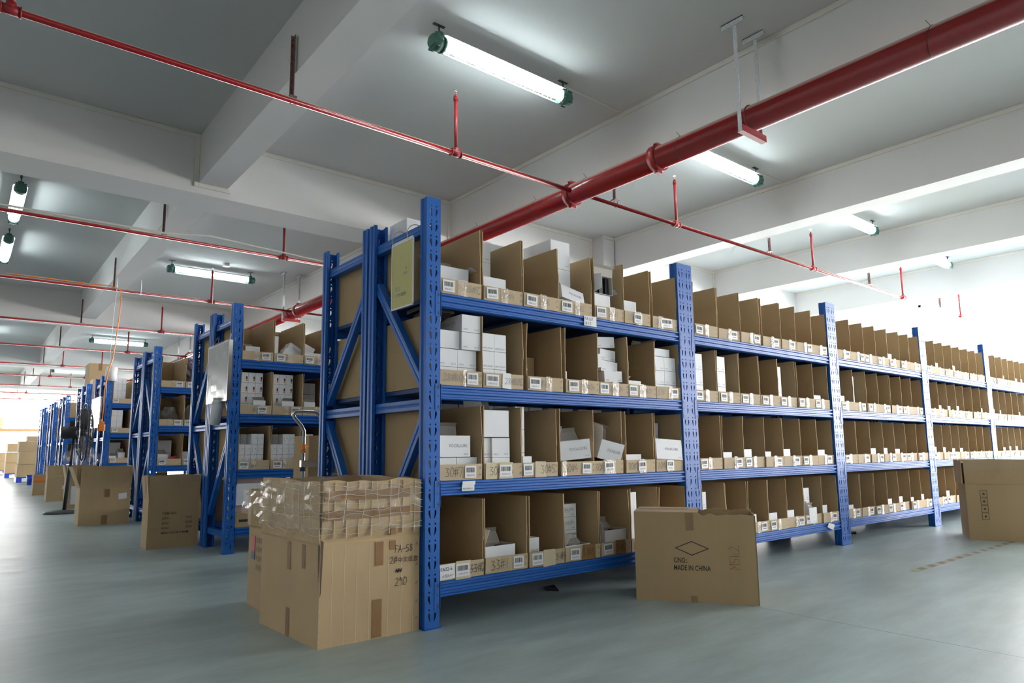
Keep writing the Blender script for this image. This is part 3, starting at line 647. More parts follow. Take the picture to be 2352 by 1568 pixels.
for bay in range(1, 5):
    for lev in (3, 2, 1, 0):
        rnd = random.Random(bay*10+lev); W = (BL[bay]-2*PW-.012); base = BX[bay]+PW+.006
        slack = W-7*.254; cuts = sorted(rnd.uniform(0, slack) for _ in range(7)); 
        for i in range(7):
            x = MEAS.get((bay, lev), None); x = x[i] if x else base+i*.254+cuts[i]
            lb = 'open cardboard bin, %s from left, %s, %s bay of front row' % (ORD[i], shn[lev], bayn[bay])
            sxx = 1.0
            if (bay, lev) in MEAS:
                L_ = MEAS[(bay, lev)]; nxt = L_[i+1] if i < 6 else base+W; sxx = min(1.02, (nxt-x-.002)/.254)
            gbin(x, .004+rnd.uniform(0, .015), LV[lev]+.0015, lb, 'cardboard bins in the %s rack bay' % bayn[bay], bay*31+lev*7+i, sxx, writing=bay < 3, tape=bay < 4)
            BINPOS[(bay, lev, i)] = (x, x+.254*sxx, LV[lev]+.0015)
# ------------------------------------------------------------------ white cartons
def carton_geo(q, W, D, Hh, m0=0, txt=True, style='end'):
    q.box((0, 0, 0), (W, D, Hh), m0)
    e = .0006
    q.box((W*.5-.0004, -.0002, Hh-.0001), (W*.5+.0004, D, Hh+.0002), 1)
    if txt:
        if style == 'end':
            q.text('10PCS', (W*.08, -e, Hh*.12), (1, 0, 0), (0, 0, 1), .011, 1); q.text('FA-30', (W-.036, -e, Hh*.12), (1, 0, 0), (0, 0, 1), .011, 1)
            q.text('FOCALLURE', (-e, D*.80, Hh*.5), (0, -1, 0), (0, 0, 1), .024, 1, maxw=D*.55); q.text('BEAUTY IS NOT LUXURY', (-e, D*.72, Hh*.36), (0, -1, 0), (0, 0, 1), .008, 1)
        elif style == 'side':
            q.text('FOCALLURE', (W*.34, -e, Hh*.46), (1, 0, 0), (0, 0, 1), .022, 1, maxw=W*.55); q.text('BEAUTY IS NOT LUXURY', (W*.42, -e, Hh*.34), (1, 0, 0), (0, 0, 1), .0075, 1, maxw=W*.35); q.text('FA-30', (W-.038, -e, Hh*.1), (1, 0, 0), (0, 0, 1), .010, 1)
        elif style == 'dot':
            q.box((W*.72, -.0012, Hh*.55), (W*.80, 0, Hh*.63), 2); q.box((W*.2, -.0006, Hh*.2), (W*.22, 0, Hh*.7), 1)
        elif style == 'bar':
            q.box((W*.70, -.0008, Hh*.35), (W*.90, 0, Hh*.62), 2); q.box((W*.70, -.0008, Hh*.15), (W*.9, 0, Hh*.33), 3)
_cc = {}
def carton(x, y, z, W, D, Hh, lb, rot=(0, 0, 0), style='end', grp=None, m_=None, name='white_carton'):
    key = (round(W, 3), round(D, 3), round(Hh, 3), style, m_.name if m_ else '')
    if key not in _cc:
        q = MB(); carton_geo(q, W, D, Hh, 0, style != 'plain', style); _cc[key] = mesh_of(q, name, [m_ or WHITE, INKG, INK, ORANGE])
    o = inst(name, _cc[key], None, (x, y, z), rot); tag(o, lb, 'carton', grp); return o
_oc = {}
def open_carton(x, y, z, W, D, Hh, lb, rot=(0, 0, 0), flap=75, side=20, style='side', dark=True, grp=None, wall=None):
    """carton without its lid: body, rear flap standing up, one side flap leaning"""
    key = (round(W, 3), round(D, 3), round(Hh, 3), style, dark)
    if key not in _oc:
        q = MB(); t_ = .0012
        q.box((0, 0, 0), (W, D, t_), 0)
        for a, b_ in (((0, 0, 0), (W, t_, Hh)), ((0, D-t_, 0), (W, D, Hh)), ((0, 0, 0), (t_, D, Hh)), ((W-t_, 0, 0), (W, D, Hh))): q.box(a, b_, 0)
        for a, b_ in (((t_, t_, t_), (W-t_, t_*1.5, Hh-.001)), ((t_, D-t_*1.5, t_), (W-t_, D-t_, Hh-.001)), ((t_, t_, t_), (t_*1.5, D-t_, Hh-.001)), ((W-t_*1.5, t_, t_), (W-t_, D-t_, Hh-.001))): q.box(a, b_, 1)
        if dark:
            n_ = max(1, int(W/.03))
            for k in range(n_): q.box((.004+k*(W-.008)/n_, .006, t_), (.002+(k+1)*(W-.008)/n_, D-.006, Hh*(.62+.12*((k*7) % 3))), 4)
        if style == 'side': q.text('FOCALLURE', (W*.34, -.0006, Hh*.46), (1, 0, 0), (0, 0, 1), .022, 2, maxw=W*.55); q.text('FA-30', (W-.038, -.0006, Hh*.1), (1, 0, 0), (0, 0, 1), .010, 2)
        me = mesh_of(q, 'body', [WHITE, GREYIN, INKG, INK, BLACK])
        f = MB(); f.hexa([(0, 0, 0), (W, 0, 0), (W, .0012, 0), (0, .0012, 0), (.004, 0, D*.42), (W-.004, 0, D*.42), (W-.004, .0012, D*.42), (.004, .0012, D*.42)], 0)
        f.hexa([(.004, 0, D*.42), (W-.004, 0, D*.42), (W-.004, .0012, D*.42), (.004, .0012, D*.42), (.012, -.022, D*.42+.014), (W-.012, -.022, D*.42+.014), (W-.012, -.021, D*.42+.015), (.012, -.021, D*.42+.015)], 0)
        fm_ = mesh_of(f, 'flap', [GREYIN]); 
        s_ = MB(); s_.hexa([(0, 0, 0), (.0012, 0, 0), (.0012, D, 0), (0, D, 0), (0, .012, W*.45), (.0012, .012, W*.45), (.0012, D-.012, W*.45), (0, D-.012, W*.45)], 0)
        _oc[key] = (me, fm_, mesh_of(s_, 'side_flap', [WHITE]))
    me, f1, f2 = _oc[key]
    root = empty('open_carton', (x, y, z), rot); tag(root, lb, 'carton', grp)
    inst('body', me, root)
    inst('flap', f1, root, (0, D-.001, Hh), (math.radians(-(90-flap)), 0, 0))
    inst('side_flap', f2, root, (0, 0, Hh), (0, math.radians(-side), 0))
    return root
def B(lev, i, bay=0): return BINPOS[(bay, lev, i)]
def spot(lb, lev, i):
    nm = NB[lev][i][2].replace('  ', '')
    return lb.replace(nm, '%s (%s from left)' % (nm, ORD[i]), 1) if nm in lb else lb
G1 = 'white cartons in the nearest rack bay'
def put(lev, i, dx, dy, dz, W, D, Hh, lb, **k):
    xa, xb, z = B(lev, i); carton(xa+dx, .006+dy, z+.006+dz, W, D, Hh, spot(lb, lev, i), grp=G1, **k)
def puto(lev, i, dx, dy, dz, W, D, Hh, lb, **k):
    xa, xb, z = B(lev, i); open_carton(xa+dx, .006+dy, z+.006+dz, W, D, Hh, spot(lb, lev, i), grp=G1, **k)
R = math.radians
# top shelf
TR = ('lowest', 'middle', 'topmost')
puto(3, 0, .030, .06, 0, .18, .12, .148, 'open white carton with grey flap up in top shelf bin 25#5', flap=50, side=40, style='p')
put(3, 0, .008, .30, 0, .14, .20, .235, 'tall brown inner carton at the back of bin 25#5', style='plain', m_=CARD2, name='brown_carton')
for k in range(3): put(3, 1, .008, .13, k*.117, .13, .30, .115, 'white carton in back stack of bin 25#4, %s of three' % TR[k])
puto(3, 1, .008, .03, 0, .155, .09, .125, 'open white carton with dark contents in bin 25#4', flap=25, side=60, style='p')
puto(3, 1, .170, .14, 0, .075, .14, .135, 'smaller opened white carton at right of bin 25#4', flap=40, side=20, style='p')
for k in range(3): put(3, 2, .010, .30, k*.138, .20, .22, .136, 'white carton behind divider in bin 25#3, %s of three' % TR[k])
for k in range(2): put(3, 3, .010, .07, .10+k*.165, .148, .24, .163, 'tall white carton stacked in bin 25#2, %s one' % ('lower', 'upper')[k])
put(3, 3, .010, .07, 0, .148, .25, .098, 'white carton at the base of bin 25#2')
puto(3, 3, .030, .005, .085, .18, .055, .085, 'opened white carton tipped over the front edge of bin 25#2', rot=(R(-18), R(10), 0), flap=80, side=40, style='side')
for k in range(3): put(3, 4, .008, .20, k*.112, .19, .25, .110, 'white carton at left side of bin 26#1, %s of three' % TR[k])
puto(3, 4, .008, .12, .150, .168, .11, .10, 'white carton lying open sideways in bin 26#1', rot=(R(90), 0, 0), flap=10, side=5, style='p')
put(3, 4, .008, .03, 0, .155, .16, .147, 'white carton under the sideways open one in bin 26#1')
puto(3, 5, .010, .04, 0, .148, .12, .145, 'small white open carton in bin 25#B1', flap=20, side=30, style='p')
# carton peeking over frame top at the rack end
carton(.10, .36, 1.905, .16, .18, .11, 'white carton with dark lid edge resting atop bins behind yellow sign', style='side', grp=G1)
# second shelf
rows = [('left', .005), ('right', .118)]
for k in range(2):
    for s_, dx in rows: put(2, 0, dx, .03, k*.088, .111, .22, .086, 'white carton in bin 28#B09, %s column, %s row' % (s_, ('lowest', 'second')[k]))
for k in range(2): put(2, 0, .133, .015, .176+k*.088, .112, .22, .086, 'white carton, %s of two pushed forward on stack in bin 28#B09' % ('lower', 'upper')[k])
puto(2, 0, .004, .03, .176, .126, .16, .088, 'open white carton with curled flap atop left stack, bin 28#B09', flap=75, side=-25, style='p', dark=False)
for k in range(3):
    for s_, dx in (('left', .005), ('right', .083)): put(2, 1, dx, .02, k*.091, .076, .22, .089, 'narrow white carton in bin 28#B08, %s column, %s row' % (s_, ('lowest', 'middle', 'top')[k]))
put(2, 2, .015, .22, 0, .225, .2, .205, 'plain brown carton inside bin 28B07', style='plain', m_=CARD2, name='brown_carton')
puto(2, 2, .02, .05, 0, .12, .1, .075, 'low white carton with flaps showing in bin 28B07', flap=60, side=-40, style='p')
puto(2, 3, .01, .06, 0, .06, .08, .12, 'small white carton edge inside bin 28#B06', flap=85, style='p')
for k in range(5):
    put(2, 4, .070+(.018, .012, -.004, .004, -.012)[k], .02+.012*k, .006+k*.068, .145, .22, .064, 'white carton in leaning stack of bin 28#B04, %s from bottom' % ORD[k], rot=(0, R((3, -2, 4, 2, -4)[k]), R((4, -3, 2, 5, -5)[k])))
puto(2, 4, .004, .04, .15, .07, .1, .08, 'opened white carton left of the leaning stack, bin 28#B04', rot=(0, R(-8), 0), flap=70, side=-30, style='p')
puto(2, 5, .015, .03, 0, .13, .08, .095, 'small open white carton in bin 28#B03', flap=20, side=-60, style='p')
for k in range(3):
    for s_, dx in (('left', .004), ('right', .120)): put(2, 6, dx, .03, k*.088, .114, .22, .086, 'white carton in bin 27#, %s column, %s row' % (s_, TR[k]))
puto(2, 6, .02, .04, .266, .17, .14, .05, 'open white carton with slanting flap atop the stack in bin 27#', flap=50, side=-40, style='p', dark=False)
# third shelf
for s_, dx in (('left', .004), ('right', .125)): put(1, 0, dx, .04, 0, .118, .2, .10, 'white carton under the open one in bin 30#7, %s side' % s_)
puto(1, 0, .012, .03, .102, .185, .12, .102, 'open white carton with raised grey flap in bin 30#7', flap=88, side=-5)
put(1, 0, .008, .35, 0, .10, .18, .345, 'tall white carton column at back left of bin 30#7', style='plain')
for k in range(2):
    for s_, dx in (('left', .004), ('right', .068)): put(1, 1, dx, .03+(.01 if dx < .05 else 0), k*.098, .062 if dx < .05 else .112, .2, .096, 'white carton in bin 30#6, %s column, %s row' % (s_, ('lower', 'upper')[k]))
puto(1, 1, .004, .02, .197, .165, .16, .135, 'open white carton atop the stack in bin 30#6, flap raised', flap=80, side=15, style='p', dark=False)
for k in range(3): put(1, 2, .004, .065, k*.12, .060, .2, .118, 'narrow white carton at left wall of bin 30#5, %s of three' % TR[k], style='plain')
put(1, 2, .004, .008, 0, .060, .05, .100, 'small white carton at front left of bin 30#5', style='plain')
for k in range(3): put(1, 3, .006, .20, k*.1, .18, .18, .098, 'white carton in back stack of bin 30#4, %s of three' % TR[k])
puto(1, 3, .022, .035, .070, .20, .12, .105, 'tilted open white carton with raised flap in bin 30#4', rot=(0, R(-5), R(-14)), flap=60, side=-25, style='side')
for k in range(3): put(1, 4, .004, .25, k*.1, .10, .2, .098, 'white carton at back left of bin 30#3, %s of three' % TR[k])
puto(1, 4, .050, .035, .085, .17, .15, .11, 'tipped open white carton showing dark contents in bin 30#3', rot=(R(12), R(12), R(-8)), flap=80, side=10, style='side')
put(1, 5, .010, .04, 0, .168, .2, .100, 'low white carton in bin 30#2')
for k in range(3): put(1, 6, .006, .18, k*.1, .24, .2, .098, 'white carton in back stack of bin 30#1, %s of three' % TR[k])
puto(1, 6, .006, .006, .072, .235, .14, .125, 'open white carton overhanging the front of bin 30#1', rot=(R(-6), R(3), R(-4)), flap=15, side=-5)
for i in range(1, 6):
    for s_, dx in (('left', .02), ('right', .13)):
        xa, xb, z = B(1, i); carton(xa+dx, .41, z+.006, .10, .13, .385, 'tall white carton at very back of %s lower middle bin, %s one' % (ORD[i], s_), style='plain', grp=G1)
# bottom shelf
puto(0, 1, .012, .03, 0, .195, .13, .117, 'open white carton full of black packs in bin 33#1', flap=65, side=-30, style='p')
put(0, 2, .010, .03, 0, .082, .10, .134, 'narrow white carton with small print in bin 31#4', style='side')
for k in range(4): put(0, 3, .010, .11, k*.071, .185, .2, .069, 'white carton in stack inside bin 31#3, %s from bottom' % ORD[k], style='side')
puto(0, 3, .012, .01, 0, .19, .08, .075, 'low open carton of black packs before the stack, bin 31#3', flap=45, side=-50, style='p')
puto(0, 4, .050, .02, .047, .185, .12, .082, 'open white carton with raised flap in bin 31#2', flap=40, side=30, style='p')
put(0, 4, .050, .03, 0, .17, .12, .045, 'flat white carton below the open one in bin 31#2', style='plain')
put(0, 5, .004, .02, 0, .06, .3, .33, 'tall white carton standing left in bin behind the diamond-marked carton', style='plain')

# other bays: a few cartons each
for bay in range(1, 5):
    for lev in (3, 2, 1, 0):
        for i in range(7):
            rnd = random.Random(bay*101+lev*17+i*3+5); xa, xb, z = B(lev, i, bay); r_ = rnd.random(); W = xb-xa
            where = '%s bin, %s, %s bay' % (ORD[i], shn[lev], bayn[bay]); g = 'white cartons in the %s rack bay' % bayn[bay]
            st_ = 'plain' if bay > 1 else 'end'
            th = .35 if lev == 1 and bay == 1 else {3: .72, 2: .66, 1: .42, 0: .45}[lev]
            if (bay, lev, i) in ((1, 2, 0), (1, 2, 1)):
                for k in range(3): carton(xa+.008, .03, z+.006+k*.105, .105, .2, .103, 'white carton, %s of three, in %s' % (('lowest', 'middle', 'topmost')[k], where), style=st_, grp=g)
            elif (bay, lev, i) == (1, 0, 5):
                for k in range(3): carton(xa+.008, .05, z+.006+k*.09, .13, .2, .088, 'white carton, %s of three, in %s' % (('lowest', 'middle', 'topmost')[k], where), style=st_, grp=g)
                open_carton(xa+.05, .012, z+.006, .12, .036, .12, 'narrow open white carton at front of %s' % where, flap=70, style='p', grp=g)
            elif r_ > th:
                k_ = rnd.choice((0, 0, 1, 2))
                if k_ == 0 or lev == 1: open_carton(xa+.012, .03, z+.006, rnd.uniform(.10, .14), .12, rnd.uniform(.10, .125), 'open white carton, flap raised, in %s' % where, flap=rnd.uniform(55, 85), side=rnd.uniform(-30, 20), style='p', grp=g)
                elif k_ == 1: carton(xa+.012, .03, z+.006, .11, .18, .12, 'single closed white carton in %s' % where, style=st_, grp=g)
                else:
                    for k in range(3): carton(xa+.010, .04, z+.006+k*.1, .075, .2, .098, 'white carton, %s of three, in %s' % (('lowest', 'middle', 'topmost')[k], where), style=st_, grp=g)
# ------------------------------------------------------------------ bins behind, row ends
for lev in (3, 2, 1, 0):
    z = LV[lev]+.0015
    for i in range(2):
        o = gbin(.082+.258*(i+1), 1.182, z, 'cardboard bin on rear rack of first row, %s from its end, %s' % (ORD[i], shn[lev]), 'cardboard bins on the back to back racks', 300+lev*3+i, 1, False, False, PI)
def flat_row(Y, nm, bins, rear=True, n=3):
    for lev in bins:
        z = LV[lev]+.0015
        for i in range(n):
            x = .084+i*.262; gbin(x, Y+.004, z, 'cardboard bin, %s from the aisle, %s of %s row' % (ORD[i], shn[lev], nm), 'cardboard bins at the %s row end' % nm, 400+int(Y*10)+lev*5+i, 1.0, writing=(Y < 4), tape=(Y < 7))
    if rear:
        for lev in (3, 2, 1, 0):
            gbin(.082+.258, Y+1.182, LV[lev]+.0015, 'cardboard bin behind the %s row end, %s' % (nm, shn[lev]), 'cardboard bins on the back to back racks', 600+int(Y)+lev, 1, False, False, PI)
flat_row(2.935, 'second', (3, 2, 1), n=3)
flat_row(5.786, 'third', (3, 2, 1), n=2)
flat_row(8.95, 'fourth', (3, 2, 1, 0), n=2)
flat_row(11.05, 'fifth', (2, 1), n=1)
flat_row(13.95, 'sixth', (2, 1), n=1)
flat_row(16.25, 'seventh', (3, 2, 1), n=1, rear=False)
flat_row(18.6, 'eighth', (3, 2, 1), n=1, rear=False)
gbin(.082, 3.9, LV[0]+.0015, 'brown carton side seen low at second row end', 'cardboard bins at the second row end', 777, 1, False, False, 0)
# second row contents
Y2 = 2.935; G2 = 'white boxes at the second row end'
zt = LV[3]+.007
open_carton(.12, Y2+.05, zt, .12, .12, .115, 'open white carton with flat lid up in leftmost top bin, second row', flap=20, side=60, style='p', grp=G2)
carton(.36, Y2+.05, zt, .035, .10, .22, 'upright white carton at left of second top bin, second row', style='plain', grp=G2)
carton(.42, Y2+.05, zt+.05, .17, .12, .09, 'tilted white carton, lower of two in second top bin, second row', rot=(0, R(28), 0), style='side', grp=G2)
carton(.47, Y2+.06, zt+.115, .13, .12, .075, 'tilted white carton, upper of two in second top bin, second row', rot=(0, R(30), 0), style='side', grp=G2)
carton(.62, Y2+.04, zt, .18, .12, .10, 'white carton lying in third top bin, second row', style='plain', grp=G2)
carton(.62, Y2+.10, zt+.115, .10, .10, .08, 'small tilted white carton above another in third top bin', rot=(0, R(25), 0), style='plain', grp=G2)
zt = LV[2]+.007
for c in range(3):
    for r_ in range(4):
        carton(.092+c*.060, Y2+.04, zt+r_*.085, .058, .12, .083, 'small white box with barcode, column %s, row %s up, left bin, second row' % (ORD[c], ORD[r_]), style='bar', grp=G2)
        carton(.352+c*.060, Y2+.05, zt+r_*.085, .058, .12, .083, 'small white box with barcode, column %s, row %s up, middle bin, second row' % (ORD[c], ORD[r_]), style='bar', grp=G2)
for c in range(2):
    for r_ in range(3): carton(.70+c*.06, Y2+.25, zt+r_*.1, .058, .12, .098, 'shaded white box at back of third bin, column %s, row %s up, second row' % (ORD[c], ORD[r_]), style='plain', grp=G2)
for k, (x, b_) in enumerate(((.19, 'left'), (.43, 'middle'), (.62, 'third'))):
    open_carton(x, Y2+.012, zt, .10, .026, .11, 'opened white box at front of %s bin, second shelf, second row' % b_, flap=80, style='p', grp=G2, dark=False)
zt = LV[1]+.007
for c in range(4):
    for r_ in range(3):
        dy = .14 if r_ == 2 and c < 2 else .03
        carton(.090+c*.051, Y2+dy, zt+.03+r_*.085, .049, .12, .083, 'small white box with black dot, column %s, row %s up, left lower bin' % (ORD[c], ORD[r_]), style='dot', grp=G2)
        carton(.352+c*.051, Y2+dy, zt+.03+r_*.085, .049, .12, .083, 'small white box with black dot, column %s, row %s up, middle lower bin' % (ORD[c], ORD[r_]), style='dot', grp=G2)
for k, x in enumerate((.090, .352, .614)): carton(x, Y2+.03, zt, .2, .25, .029, 'flat white carton under the dotted boxes, %s lower bin' % ('left', 'middle', 'third')[k], style='plain', grp=G2)
for r_ in range(3):
    for c in range(2): carton(.616+c*.051, Y2+.03, zt+.03+r_*.085, .049, .12, .083, 'small white box with black dot, column %s, row %s up, third lower bin' % (ORD[c], ORD[r_]), style='dot', grp=G2)
z0 = LV[0]+.001
bc = empty('brown_carton', (.085, Y2+.02, z0)); tag(bc, 'brown carton with rounded hand hole on bottom shelf of second row', 'carton', G2)
q = MB(); q.box((0, 0, 0), (.19, .3, .115)); q.build('body', CARD, bc)
q = MB(); q.rbox((.03, -.001, .04), (.14, .0, .06), .0002); q.build('hand_hole', INK, bc)
carton(.085, Y2+.03, z0+.116, .22, .3, .055, 'worn pinkish carton lying under white one, bottom shelf, second row', style='plain', m_=PINK, name='pink_carton', grp=G2)
carton(.085, Y2+.02, z0+.172, .24, .3, .17, 'large white carton with grey print on bottom shelf of second row', style='side', grp=G2)
carton(.085, Y2+.03, z0+.343, .23, .3, .038, 'pinkish flat carton just above the large white one, second row', style='plain', m_=PINK, name='pink_carton', grp=G2)
carton(.085, Y2+.04, z0+.382, .21, .3, .036, 'uppermost pinkish flat carton on bottom shelf of second row', style='plain', m_=PINK, name='pink_carton', grp=G2)
carton(.33, Y2+.2, z0, .2, .2, .20, 'pinkish carton set back on bottom shelf of second row', style='plain', m_=PINK, name='pink_carton', grp=G2)
# third row contents
Y3 = 5.786
def blob(name, c, r, m_, lb, cat, seed, sq=(1, 1, 1), amp=.25, grp=None):
    rnd = random.Random(seed); q = MB(); nu, nv = 18, 10; P = {}
    off = [[rnd.uniform(1-amp, 1+amp) for _ in range(nu)] for _ in range(nv+1)]
    for j in range(nv+1):
        for i in range(nu):
            th = PI*j/nv; ph = 2*PI*i/nu; rr_ = r*(off[j][i] if 0 < j < nv else 1)
            P[i, j] = Vector((rr_*math.sin(th)*math.cos(ph)*sq[0], rr_*math.sin(th)*math.sin(ph)*sq[1], max(-r*sq[2]*.8, rr_*math.cos(th)*sq[2])))
    for j in range(nv):
        for i in range(nu): k = (i+1) % nu; q.poly([P[i, j], P[i, j+1], P[k, j+1], P[k, j]], 0, False)
    o = q.build(name, m_, None, c); tag(o, lb, cat, grp); return o
blob('plastic_bag', (.20, Y3+.14, LV[2]+.115), .10, FILM, 'crumpled clear plastic bag in left bin, second shelf, third row', 'bag', 3)
blob('plastic_bag', (.47, Y3+.14, LV[2]+.13), .11, FILM, 'clear plastic bag standing in second bin of third row', 'bag', 4, (.8, .8, 1.2))
blob('plastic_bag', (.47, Y3+.25, LV[3]+.20), .13, PURPLE, 'bulging purple film bag in top bin of third row', 'bag', 6, (.9, 1.2, 1.35))
carton(.10, Y3+.2, LV[1]+.007, .17, .2, .28, 'white carton with small label in lower bin of third row', style='side')
open_carton(.10, Y3+.05, LV[1]+.007, .11, .1, .12, 'opened dark-lined carton in front of white one, third row', flap=40, side=50, style='p')
q = MB(); q.hexa([(0, 0, 0), (.09, .01, 0), (.09, .06, 0), (0, .05, 0), (0, 0, .02), (.09, .01, .035), (.09, .06, .035), (0, .05, .02)]); tag(q.build('red_pouch', REDP, None, (.21, Y3+.03, LV[1]+.075)), 'red packet lying in lower left bin of third row', 'pouch')
carton(.37, Y3+.1, LV[1]+.007, .1, .2, .15, 'white carton in shadow, second lower bin, third row', style='plain')
# fourth row contents
Y4 = 8.95
for r_ in range(4):
    for c in range(3): carton(.10+c*.055, Y4+.05, LV[3]+.007+r_*.095, .053, .15, .093, 'thin white box in top bin of fourth row, column %s, row %s up' % (ORD[c], ORD[r_]), style='plain', grp='white boxes in the fourth row')
for r_ in range(4):
    for c in range(2): carton(.09+c*.075, Y4+.04, LV[2]+.007+r_*.085, .073, .2, .083, 'white box in second-shelf bin of fourth row, column %s, row %s up' % (ORD[c], ORD[r_]), style='plain', grp='white boxes in the fourth row')
carton(.09, Y4+.2, LV[1]+.007, .17, .2, .30, 'large white carton behind open one, third shelf, fourth row', style='plain')
open_carton(.21, Y4+.03, LV[1]+.007, .09, .1, .15, 'open white carton in third-shelf bin of fourth row', flap=50, style='p')
carton(.085, Y4+.02, LV[1]+.007, .10, .1, .10, 'small white carton at left in third-shelf bin, fourth row', style='plain')
# big cartons on top of the fourth/fifth rows
def plain_carton(name, x, y, z, W, D, Hh, lb, tape=True, m_=CARD, rz=0, cat='carton', grp=None):
    root = empty(name, (x, y, z), (0, 0, rz)); tag(root, lb, cat, grp)
    q = MB(); q.box((0, 0, 0), (W, D, Hh)); q.build('body', m_, root, bevel=.004)
    if tape:
        q = MB(); q.box((W*.5-.03, -.001, Hh*.72), (W*.5+.03, .002, Hh+.001)); q.box((W*.5-.03, -.001, Hh-.001), (W*.5+.03, D+.001, Hh+.0012)); q.build('tape', BTAPE, root)
    return root
plain_carton('brown_carton', .083, 11.66, 1.5405, .40, .51, .44, 'large brown carton, lower of two standing high on the fifth row', grp='large cartons on distant racks')
plain_carton('brown_carton', .090, 11.70, 1.982, .36, .46, .46, 'large brown carton topmost above the distant racks, beside paper roll', grp='large cartons on distant racks')
carton(.085, 11.07, 1.5405, .12, .3, .55, 'tall pinkish carton before the stacked brown cartons on fifth row', style='plain', m_=PINK, name='pink_carton')
# ------------------------------------------------------------------ things hung on the frames
# yellow sign
sg = empty('yellow_sign', (-.022, .09, 1.49)); tag(sg, 'yellow paper sign in clear sleeve hanging on nearest rack end', 'sign')
q = MB(); q.box((-.002, 0, 0), (.002, .20, .318)); s = -.0026
def lt(q, st_, y, z, size, mi=1): q.text(st_, (s, y, z), (0, -1, 0), (0, 0, 1), size, mi)
lt(q, 'I', .104, .235, .035); lt(q, '顶上:', .165, .085, .026); lt(q, 'CT珍珠棉', .165, .052, .024); lt(q, '备', .07, .18, .018); lt(q, '单独', .085, .155, .018)
q.build('paper', [YELLOW, INKG], sg)
q = MB()
for a, b_ in (((-.0035, -.005, -.006), (.003, 0, .325)), ((-.0035, .20, -.006), (.003, .205, .325)), ((-.0035, -.005, -.008), (.003, .205, -.001)), ((-.0035, 0, .318), (.003, .20, .335))): q.box(a, b_)
q.build('sleeve_edge', PAPER, sg)
for y in (.03, .17):
    q = MB(); q.ring((.028, y, .355), (0, 1, .3), .045, .0022, 18, 5); q.build('string_loop', CREAM, sg)
# whiteboard wrapped in film, second row
wb = empty('whiteboard', (-.030, 2.87, 1.205)); tag(wb, 'whiteboard wrapped in shiny film hanging on second row end', 'whiteboard')
q = MB(); q.box((-.012, 0, 0), (.012, .56, .47)); q.build('board', FOAMW, wb, bevel=.003)
q = MB(); q.box((-.016, -.006, -.008), (.014, .006, .478)); q.box((-.016, .554, -.008), (.014, .566, .478)); q.box((-.016, 0, -.008), (.014, .56, .004)); q.box((-.016, 0, .466), (.014, .56, .478)); q.build('frame', STEEL, wb)
q = MB(); rnd = random.Random(5); P = {}
for i in range(9):
    for k in range(11): P[i, k] = (-.018-rnd.random()*.0025, -.004+.071*i, -.012+.05*k)
for i in range(8):
    for k in range(10): q.poly([P[i, k], P[i+1, k], P[i+1, k+1], P[i, k+1]], 0, True)
q.build('film_wrap', clear('smooth_film', .10, .15, (.75, .77, .8), .12, 7, (1, 1, 1), .05, .4), wb)
q = MB(); q.write('A 3 #~ 2B4', (-.0135, .03, .44), (0, 0, -1), (0, 1, 0), .026, 0, .002); q.build('marker_writing', BLUEP, wb)
q = MB(); q.tube([(-.005, .50, .478), (.02, .44, .56), (.02, .40, .50)], .0015, 4); q.tube([(0, .03, .478), (-.01, -.03, .52)], .003, 5); q.build('string', PAPER, wb)
pt = empty('paper_tube', (-.05, 3.10, 1.02)); tag(pt, 'white plastic tube wedged beneath the whiteboard on second row', 'tube')
q = MB(); q.tube([(0, .05, 0), (0, 0, .15), (0, 0, .165)], [.042, .045, .045], 20); q.tube([(0, 0, .165), (0, 0, .20)], [.045, .03], 20); q.build('body', PAPER, pt)
q = MB(); q.tube([(0, 0, .195), (0, 0, .21)], .034, 20); q.build('cap', TRIMW, pt)
# fourth row whiteboard and roll
wb2 = empty('whiteboard', (-.05, 9.03, 1.19)); tag(wb2, 'narrow bright whiteboard on fourth row end beside orange socket', 'whiteboard')
q = MB(); q.box((-.01, 0, 0), (.01, .80, .44)); q.build('board', FOAMW, wb2)
q = MB(); q.box((-.014, -.01, -.01), (.012, .004, .45)); q.box((-.014, .796, -.01), (.012, .81, .45)); q.box((-.014, 0, -.01), (.012, .8, .004)); q.box((-.014, 0, .436), (.012, .8, .45)); q.build('frame', STEEL, wb2)
pr_ = empty('paper_roll', (.035, 8.93, 1.87)); tag(pr_, 'white paper roll standing over the fourth row post', 'roll')
q = MB(); q.tube([(0, 0, 0), (.012, 0, .21)], .078, 24); q.build('roll', PAPER, pr_)
q = MB(); q.tube([(.011, 0, .205), (.0125, 0, .213)], .022, 14); q.build('core', CARD, pr_)
# dark folded clips lying on shelf near sign
for k in range(3):
    q = MB(); q.box((0, 0, 0), (.10, .19, .014)); q.box((.002, .0, .014), (.012, .19, .022)); o = q.build('black_tray', BLACK, None, (.09+.01*k, .06+.03*k, LV[2]+.360+.024*k), (R(-8), 0, R(10*k-8)), .003)
    tag(o, 'flat black plastic tray on a bin under the yellow sign, %s of three' % ('bottom', 'middle', 'top')[k], 'tray', 'black trays under the yellow sign')

# ------------------------------------------------------------------ floor cartons
def hand(q, st_, o, ux, uz, h, wd): q.write(st_, o, ux, uz, h, 0, wd)
